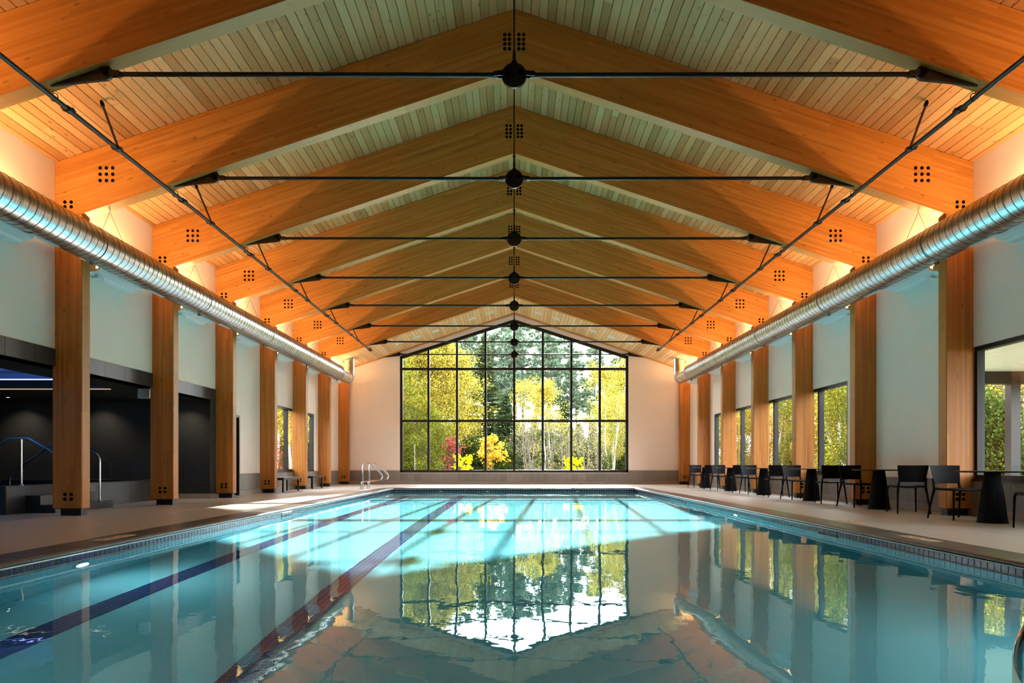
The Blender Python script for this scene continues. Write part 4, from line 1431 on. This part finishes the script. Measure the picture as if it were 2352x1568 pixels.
def pine(h, cr, cb, nb, per, leaf=.34):
    th_ = []
    pts = [np.array([nr.normal() * .12 * i / 8, nr.normal() * .12 * i / 8, h * i / 8]) for i in range(9)]
    for i in range(8): th_.append((pts[i], pts[i + 1], .24 * (1 - i / 9.5), .24 * (1 - (i + 1) / 9.5)))
    tw_, P, U = [], [], []
    for _ in range(nb):
        u = nr.random(); t = cb + (1 - cb) * u
        az = nr.uniform(0, 6.28); L = cr * (math.sin(math.pi * (.22 + .74 * u)) ** .7) * nr.uniform(.5, 1.05)
        f = t * 8; i = min(7, int(f)); p = pts[i] + (pts[i + 1] - pts[i]) * (f - i)
        d = np.array([math.cos(az), math.sin(az), nr.uniform(-.05, .5)])
        e1 = p + d * L
        tw_.append((p, e1, .05, .012))
        for _k in range(nr.integers(3, 6)):
            c = p + d * L * nr.uniform(.45, 1.05) + nr.normal(size=3) * .22 * np.array([1, 1, .6])
            n_ = per
            u3 = nr.normal(size=(n_, 3)) * np.array([1, 1, .8]) + np.array([0, 0, .45]); u3 /= np.linalg.norm(u3, axis=1, keepdims=True)
            P.append(c + u3 * nr.uniform(.1, .42, size=(n_, 1))); U.append(u3)
    P = np.concatenate(P); U = np.concatenate(U)
    Vl, Ql = quads_leaf(P, leaf * .42, 2.4, U)
    return seg_tubes(th_, 8), seg_tubes(tw_, 4), (Vl, Ql)

def bark(name, c, var=.35):
    return m_plain(name, c, .9, 0, var, 5, 0, 60, .2, (4, 4, 1))
M['bark_grey'] = bark('grey_bark', sr(120, 112, 100))
M['bark_white'] = bark('white_birch_bark', sr(206, 202, 194), .2)
M['bark_pale'] = bark('pale_grey_bark', sr(158, 152, 142), .3)
M['bark_dark'] = bark('dark_bark', sr(70, 58, 48))
M['leaf_yellow'] = m_leaf('yellow_leaves', [(0.0, sr(64, 72, 30)), (.3, sr(142, 136, 46)), (.6, sr(214, 190, 66)), (1, sr(242, 222, 120))], .45)
M['leaf_gold'] = m_leaf('golden_leaves', [(0.0, sr(214, 160, 34)), (.5, sr(244, 196, 56)), (1, sr(252, 218, 110))], .45)
M['leaf_lime'] = m_leaf('yellow_green_leaves', [(0.0, sr(60, 80, 30)), (.5, sr(128, 138, 44)), (1, sr(214, 200, 70))], .45)
M['leaf_green'] = m_leaf('dark_green_leaves', [(0.0, sr(40, 56, 26)), (.6, sr(74, 92, 40)), (1, sr(120, 128, 52))], .35)
M['leaf_red'] = m_leaf('red_leaves', [(0.0, sr(130, 50, 52)), (1, sr(196, 96, 94))], .4)
M['leaf_bright'] = m_leaf('bright_yellow_leaves', [(0.0, sr(220, 200, 20)), (1, sr(250, 236, 40))], .45)
M['needle_spruce'] = m_leaf('spruce_needles', [(0.0, sr(40, 58, 36)), (.7, sr(70, 90, 58)), (1, sr(112, 112, 60))], .2)
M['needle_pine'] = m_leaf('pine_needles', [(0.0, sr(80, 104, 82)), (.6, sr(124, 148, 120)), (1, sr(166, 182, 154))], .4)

TV = {}
def tree_variant(key, parts, mats):
    TV[key] = [np_mesh(nm, V, Q, mats[i]) for i, (nm, (V, Q)) in enumerate(zip(('trunk', 'branches', 'foliage'), parts))]
tree_variant('birch_a', broadleaf(8.6, 2.5, .12, 120, 42000, .078, .10, 6, .20), (M['bark_white'], M['bark_grey'], M['leaf_yellow']))
tree_variant('birch_b', broadleaf(7.6, 2.0, .30, 80, 13000, .082, .09, 6, .20, .05, 2), (M['bark_white'], M['bark_grey'], M['leaf_yellow']))
tree_variant('lime', broadleaf(7.0, 2.2, .12, 100, 26000, .064, .09, 6, .2), (M['bark_grey'], M['bark_grey'], M['leaf_lime']))
tree_variant('sparse', broadleaf(9.0, 2.6, .25, 80, 7000, .062, .075, 7, .16, .06, 2), (M['bark_pale'], M['bark_grey'], M['leaf_yellow']))
tree_variant('maple', broadleaf(2.6, .9, .38, 30, 1100, .11, .028, 4, .10), (M['bark_grey'], M['bark_grey'], M['leaf_gold']))
tree_variant('red', broadleaf(2.6, 1.0, .2, 30, 380, .10, .025, 4, .12, .05, 3), (M['bark_dark'], M['bark_dark'], M['leaf_red']))
tree_variant('yellow_bush', broadleaf(1.25, .36, .1, 26, 300, .095, .012, 2, .045, .05, 5), (M['bark_grey'], M['bark_grey'], M['leaf_bright']))
tree_variant('right', broadleaf(8.0, 2.2, .5, 70, 8500, .08, .07, 7, .2, .05, 2), (M['bark_white'], M['bark_grey'], M['leaf_yellow']))
tree_variant('bare', broadleaf(5.2, 2.3, .06, 110, 480, .085, .045, 9, .12, .06, 5), (M['bark_grey'], M['bark_grey'], M['leaf_yellow']))
tree_variant('green_bush', broadleaf(2.6, 1.5, .05, 90, 18000, .062, .04, 6, .16, .05, 4), (M['bark_dark'], M['bark_dark'], M['leaf_green']))
tree_variant('spruce_a', spruce(10.5, 2.2, 46, 10, 46), (M['bark_dark'], M['bark_dark'], M['needle_spruce']))
tree_variant('spruce_b', spruce(5.5, 1.2, 34, 9, 60), (M['bark_dark'], M['bark_dark'], M['needle_spruce']))
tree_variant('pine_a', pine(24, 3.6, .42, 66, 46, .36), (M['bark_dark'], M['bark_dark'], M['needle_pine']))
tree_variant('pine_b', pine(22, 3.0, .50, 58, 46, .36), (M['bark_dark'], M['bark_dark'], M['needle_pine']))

GZ = -.35
def plant(key, name, px, Y, scale, label, cat='tree', group=None, sz=1.0, X=None):
    x = (px - VX) * Y / F if X is None else X
    o = empty(name, (x, Y, GZ), label, cat, group)
    o.rotation_euler = (0, 0, rnd.uniform(0, 6.28))
    o.scale = (scale, scale, scale * sz)
    for nm, me in zip(('trunk', 'branches', 'foliage'), TV[key]):
        q = put(nm, me, o)
    return o
# the yellow birches at the left of the gable window
plant('birch_a', 'birch_tree', 952, 40, .98, 'dense yellow birch behind the leftmost column of window panes')
plant('birch_a', 'birch_tree', 1010, 42, 1.02, 'dense yellow birch behind the second column of window panes')
plant('birch_b', 'birch_tree', 1068, 46, 1.02, 'loose yellow birch behind the third column of window panes')
plant('lime', 'birch_tree', 895, 37, .95, 'yellow green birch at the left edge of the gable window')
plant('lime', 'birch_tree', 985, 36.5, .62, 'low yellow green birch in front of the dense yellow birches')
plant('spruce_a', 'spruce_tree', 1112, 52, 1.06, 'tall dark spruce left of the window centre')
plant('spruce_b', 'spruce_tree', 1161, 48, 1.12, 'slim dark spruce just left of the centre mullion')
plant('birch_b', 'birch_tree', 1150, 62, .85, 'small golden birch behind the slim spruce')
plant('maple', 'maple_tree', 1133, 38, 1.0, 'small golden maple with orange yellow leaves near the window centre')
plant('red', 'red_shrub', 1043, 36, 1.0, 'red leaved shrub beside the yellow birches')
plant('yellow_bush', 'yellow_bush', 1062, 33, 1.35, 'bright yellow bush at the sill left of the window centre')
plant('yellow_bush', 'yellow_bush', 1317, 33, 1.25, 'bright yellow bush at the sill right of the window centre')
plant('right', 'birch_tree', 1255, 50, .90, 'yellow birch right of the centre mullion behind bare shrubs')
plant('right', 'birch_tree', 1400, 46, 1.0, 'yellow birch behind the rightmost column of window panes')
plant('sparse', 'birch_tree', 1412, 41, .62, 'white stemmed thin birch low in the rightmost window panes')
plant('lime', 'birch_tree', 1428, 52, 1.08, 'yellow green birch at the right edge of the gable window')
plant('sparse', 'birch_tree', 1195, 56, .92, 'bare grey tree beside the centre mullion')
for i, (px, Y, sc) in enumerate([(1212, 40, .78), (1262, 42, .86), (1300, 39, .70), (1345, 43, .85), (1382, 40, .72), (1226, 47, .9), (1330, 50, .95)]):
    plant('bare', 'bare_shrub', px, Y, sc, 'tangled leafless shrub low in the right half of the gable window', 'shrub', 'leafless shrubs beyond the gable window')
for i, (px, Y, sc) in enumerate([(930, 39, .8), (1000, 40, .9), (1085, 42, 1.0), (1150, 41, .85), (1290, 46, .9), (1365, 46, .95), (1430, 44, .9), (1205, 52, 1.3), (1060, 56, 1.5), (1320, 60, 1.5), (1410, 62, 1.5), (960, 58, 1.5), (1250, 66, 1.6), (1130, 64, 1.5)]):
    plant('green_bush', 'green_bush', px, Y, sc, 'dark green bush low behind the gable window panes', 'bush', 'dark undergrowth bushes beyond the gable window')
for i, px in enumerate((1190, 1228, 1262, 1295, 1330, 1362, 1398, 1435, 1470)):
    plant('spruce_b', 'spruce_tree', px, 70 + (i % 3) * 5, 1.05 + .12 * (i % 4), 'small dark spruce behind the leafless shrubs', 'tree', 'small spruces behind the leafless shrubs')
pr_ = random.Random(4)
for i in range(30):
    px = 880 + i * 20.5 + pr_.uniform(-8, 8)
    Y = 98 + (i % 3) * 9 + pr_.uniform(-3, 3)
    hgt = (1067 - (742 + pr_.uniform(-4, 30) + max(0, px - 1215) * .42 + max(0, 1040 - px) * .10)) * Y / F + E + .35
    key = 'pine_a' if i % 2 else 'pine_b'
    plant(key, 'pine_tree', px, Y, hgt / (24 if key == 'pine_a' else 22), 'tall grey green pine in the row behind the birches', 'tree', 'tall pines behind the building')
# side belts
side = [('birch_b', 13.0, 27.5, .95), ('sparse', 12.2, 31.0, .9), ('lime', 14.5, 34.0, 1.1), ('birch_b', 16.0, 38.5, 1.15), ('sparse', 14.2, 40.5, 1.0), ('birch_a', 18.5, 45.0, 1.1), ('lime', 20.0, 50.0, 1.2),
        ('sparse', 17.5, 23.0, 1.0), ('sparse', 18.8, 25.5, 1.1), ('lime', 20.5, 28.0, 1.15), ('green_bush', 15.5, 22.0, 1.2), ('green_bush', 17.2, 25.2, 1.3), ('birch_b', 22.0, 31.0, 1.2), ('sparse', 16.2, 33.0, 1.1), ('green_bush', 13.4, 32.0, 1.2), ('green_bush', 15.2, 37.0, 1.3),
        ('lime', 11.6, 24.0, .8), ('lime', 12.6, 29.5, .9), ('lime', 15.8, 30.5, .9), ('lime', 17.6, 41.0, 1.0), ('birch_b', 13.6, 36.2, .8), ('lime', 21.5, 47.0, 1.0), ('green_bush', 11.8, 27.4, .9), ('green_bush', 16.8, 44.0, 1.3), ('lime', 19.2, 31.5, .9), ('lime', 14.5, 44.5, .9), ('lime', 12.3, 38.5, .8), ('birch_b', 17.0, 52.0, 1.1), ('lime', 24.0, 36.0, 1.3), ('spruce_a', 25.0, 42.0, 1.1), ('spruce_a', 27.0, 50.0, 1.2), ('spruce_a', 24.0, 30.0, 1.0)]
for i, (key, X, Y, sc) in enumerate(side):
    bush = key == 'green_bush'
    nm = {'birch_b': 'birch_tree', 'birch_a': 'birch_tree', 'sparse': 'birch_tree', 'lime': 'birch_tree', 'green_bush': 'green_bush', 'spruce_a': 'spruce_tree'}[key]
    lb = {'birch_b': 'yellow birch seen through the right side windows', 'birch_a': 'dense yellow birch seen through the right side windows', 'sparse': 'thin pale stemmed birch seen through the right side windows', 'lime': 'yellow green birch seen through the right side windows', 'green_bush': 'dark green bush seen low through the right side windows', 'spruce_a': 'dark spruce standing behind the birches on the right side'}[key]
    plant(key, nm, 0, Y, sc, lb, 'bush' if bush else 'tree', 'woods outside the right windows', 1.0, X)
sidel = [('birch_b', -13.2, 38.0, 1.0), ('red', -12.9, 37.0, .9), ('birch_b', -11.6, 35.5, .9), ('spruce_a', -15.5, 44.0, 1.0), ('sparse', -14.5, 41.0, 1.0), ('lime', -17.5, 50.0, 1.2), ('green_bush', -13.0, 40.0, 1.2), ('spruce_b', -12.4, 42.0, 1.2), ('birch_a', -19, 56, 1.2)]
for i, (key, X, Y, sc) in enumerate(sidel):
    nm = {'birch_b': 'birch_tree', 'birch_a': 'birch_tree', 'sparse': 'birch_tree', 'lime': 'birch_tree', 'green_bush': 'green_bush', 'spruce_a': 'spruce_tree', 'spruce_b': 'spruce_tree', 'red': 'red_shrub'}[key]
    lb = {'birch_b': 'yellow birch seen through the left windows by the benches', 'birch_a': 'dense yellow birch far outside the left windows', 'sparse': 'thin pale stemmed birch outside the left windows', 'lime': 'yellow green birch outside the left windows', 'green_bush': 'dark green bush low outside the left windows', 'spruce_a': 'tall dark spruce outside the left windows', 'spruce_b': 'small dark spruce outside the left windows', 'red': 'red leaved shrub outside the left windows'}[key]
    plant(key, nm, 0, Y, sc, lb, 'bush' if key == 'green_bush' else 'shrub' if key == 'red' else 'tree', 'woods outside the left windows', 1.0, X)
# number look-alikes by their place from left to right
ONES = 'first second third fourth fifth sixth seventh eighth ninth tenth eleventh twelfth thirteenth fourteenth fifteenth sixteenth seventeenth eighteenth nineteenth'.split()
def nth(i): return ONES[i] if i < 19 else 'twentieth' if i == 19 else 'twenty-' + ONES[i - 20] if i < 29 else 'thirtieth'
byl = {}
for o in bpy.data.objects:
    if o.parent is None and o.get('label') and o.get('category'): byl.setdefault(o['label'], []).append(o)
for lab, os_ in byl.items():
    if len(os_) > 1:
        os_.sort(key=lambda o: o.location.x / o.location.y)
        for i, o in enumerate(os_): o['label'] = f'{lab}, {nth(i)} from left'
print('objects', len(bpy.data.objects))
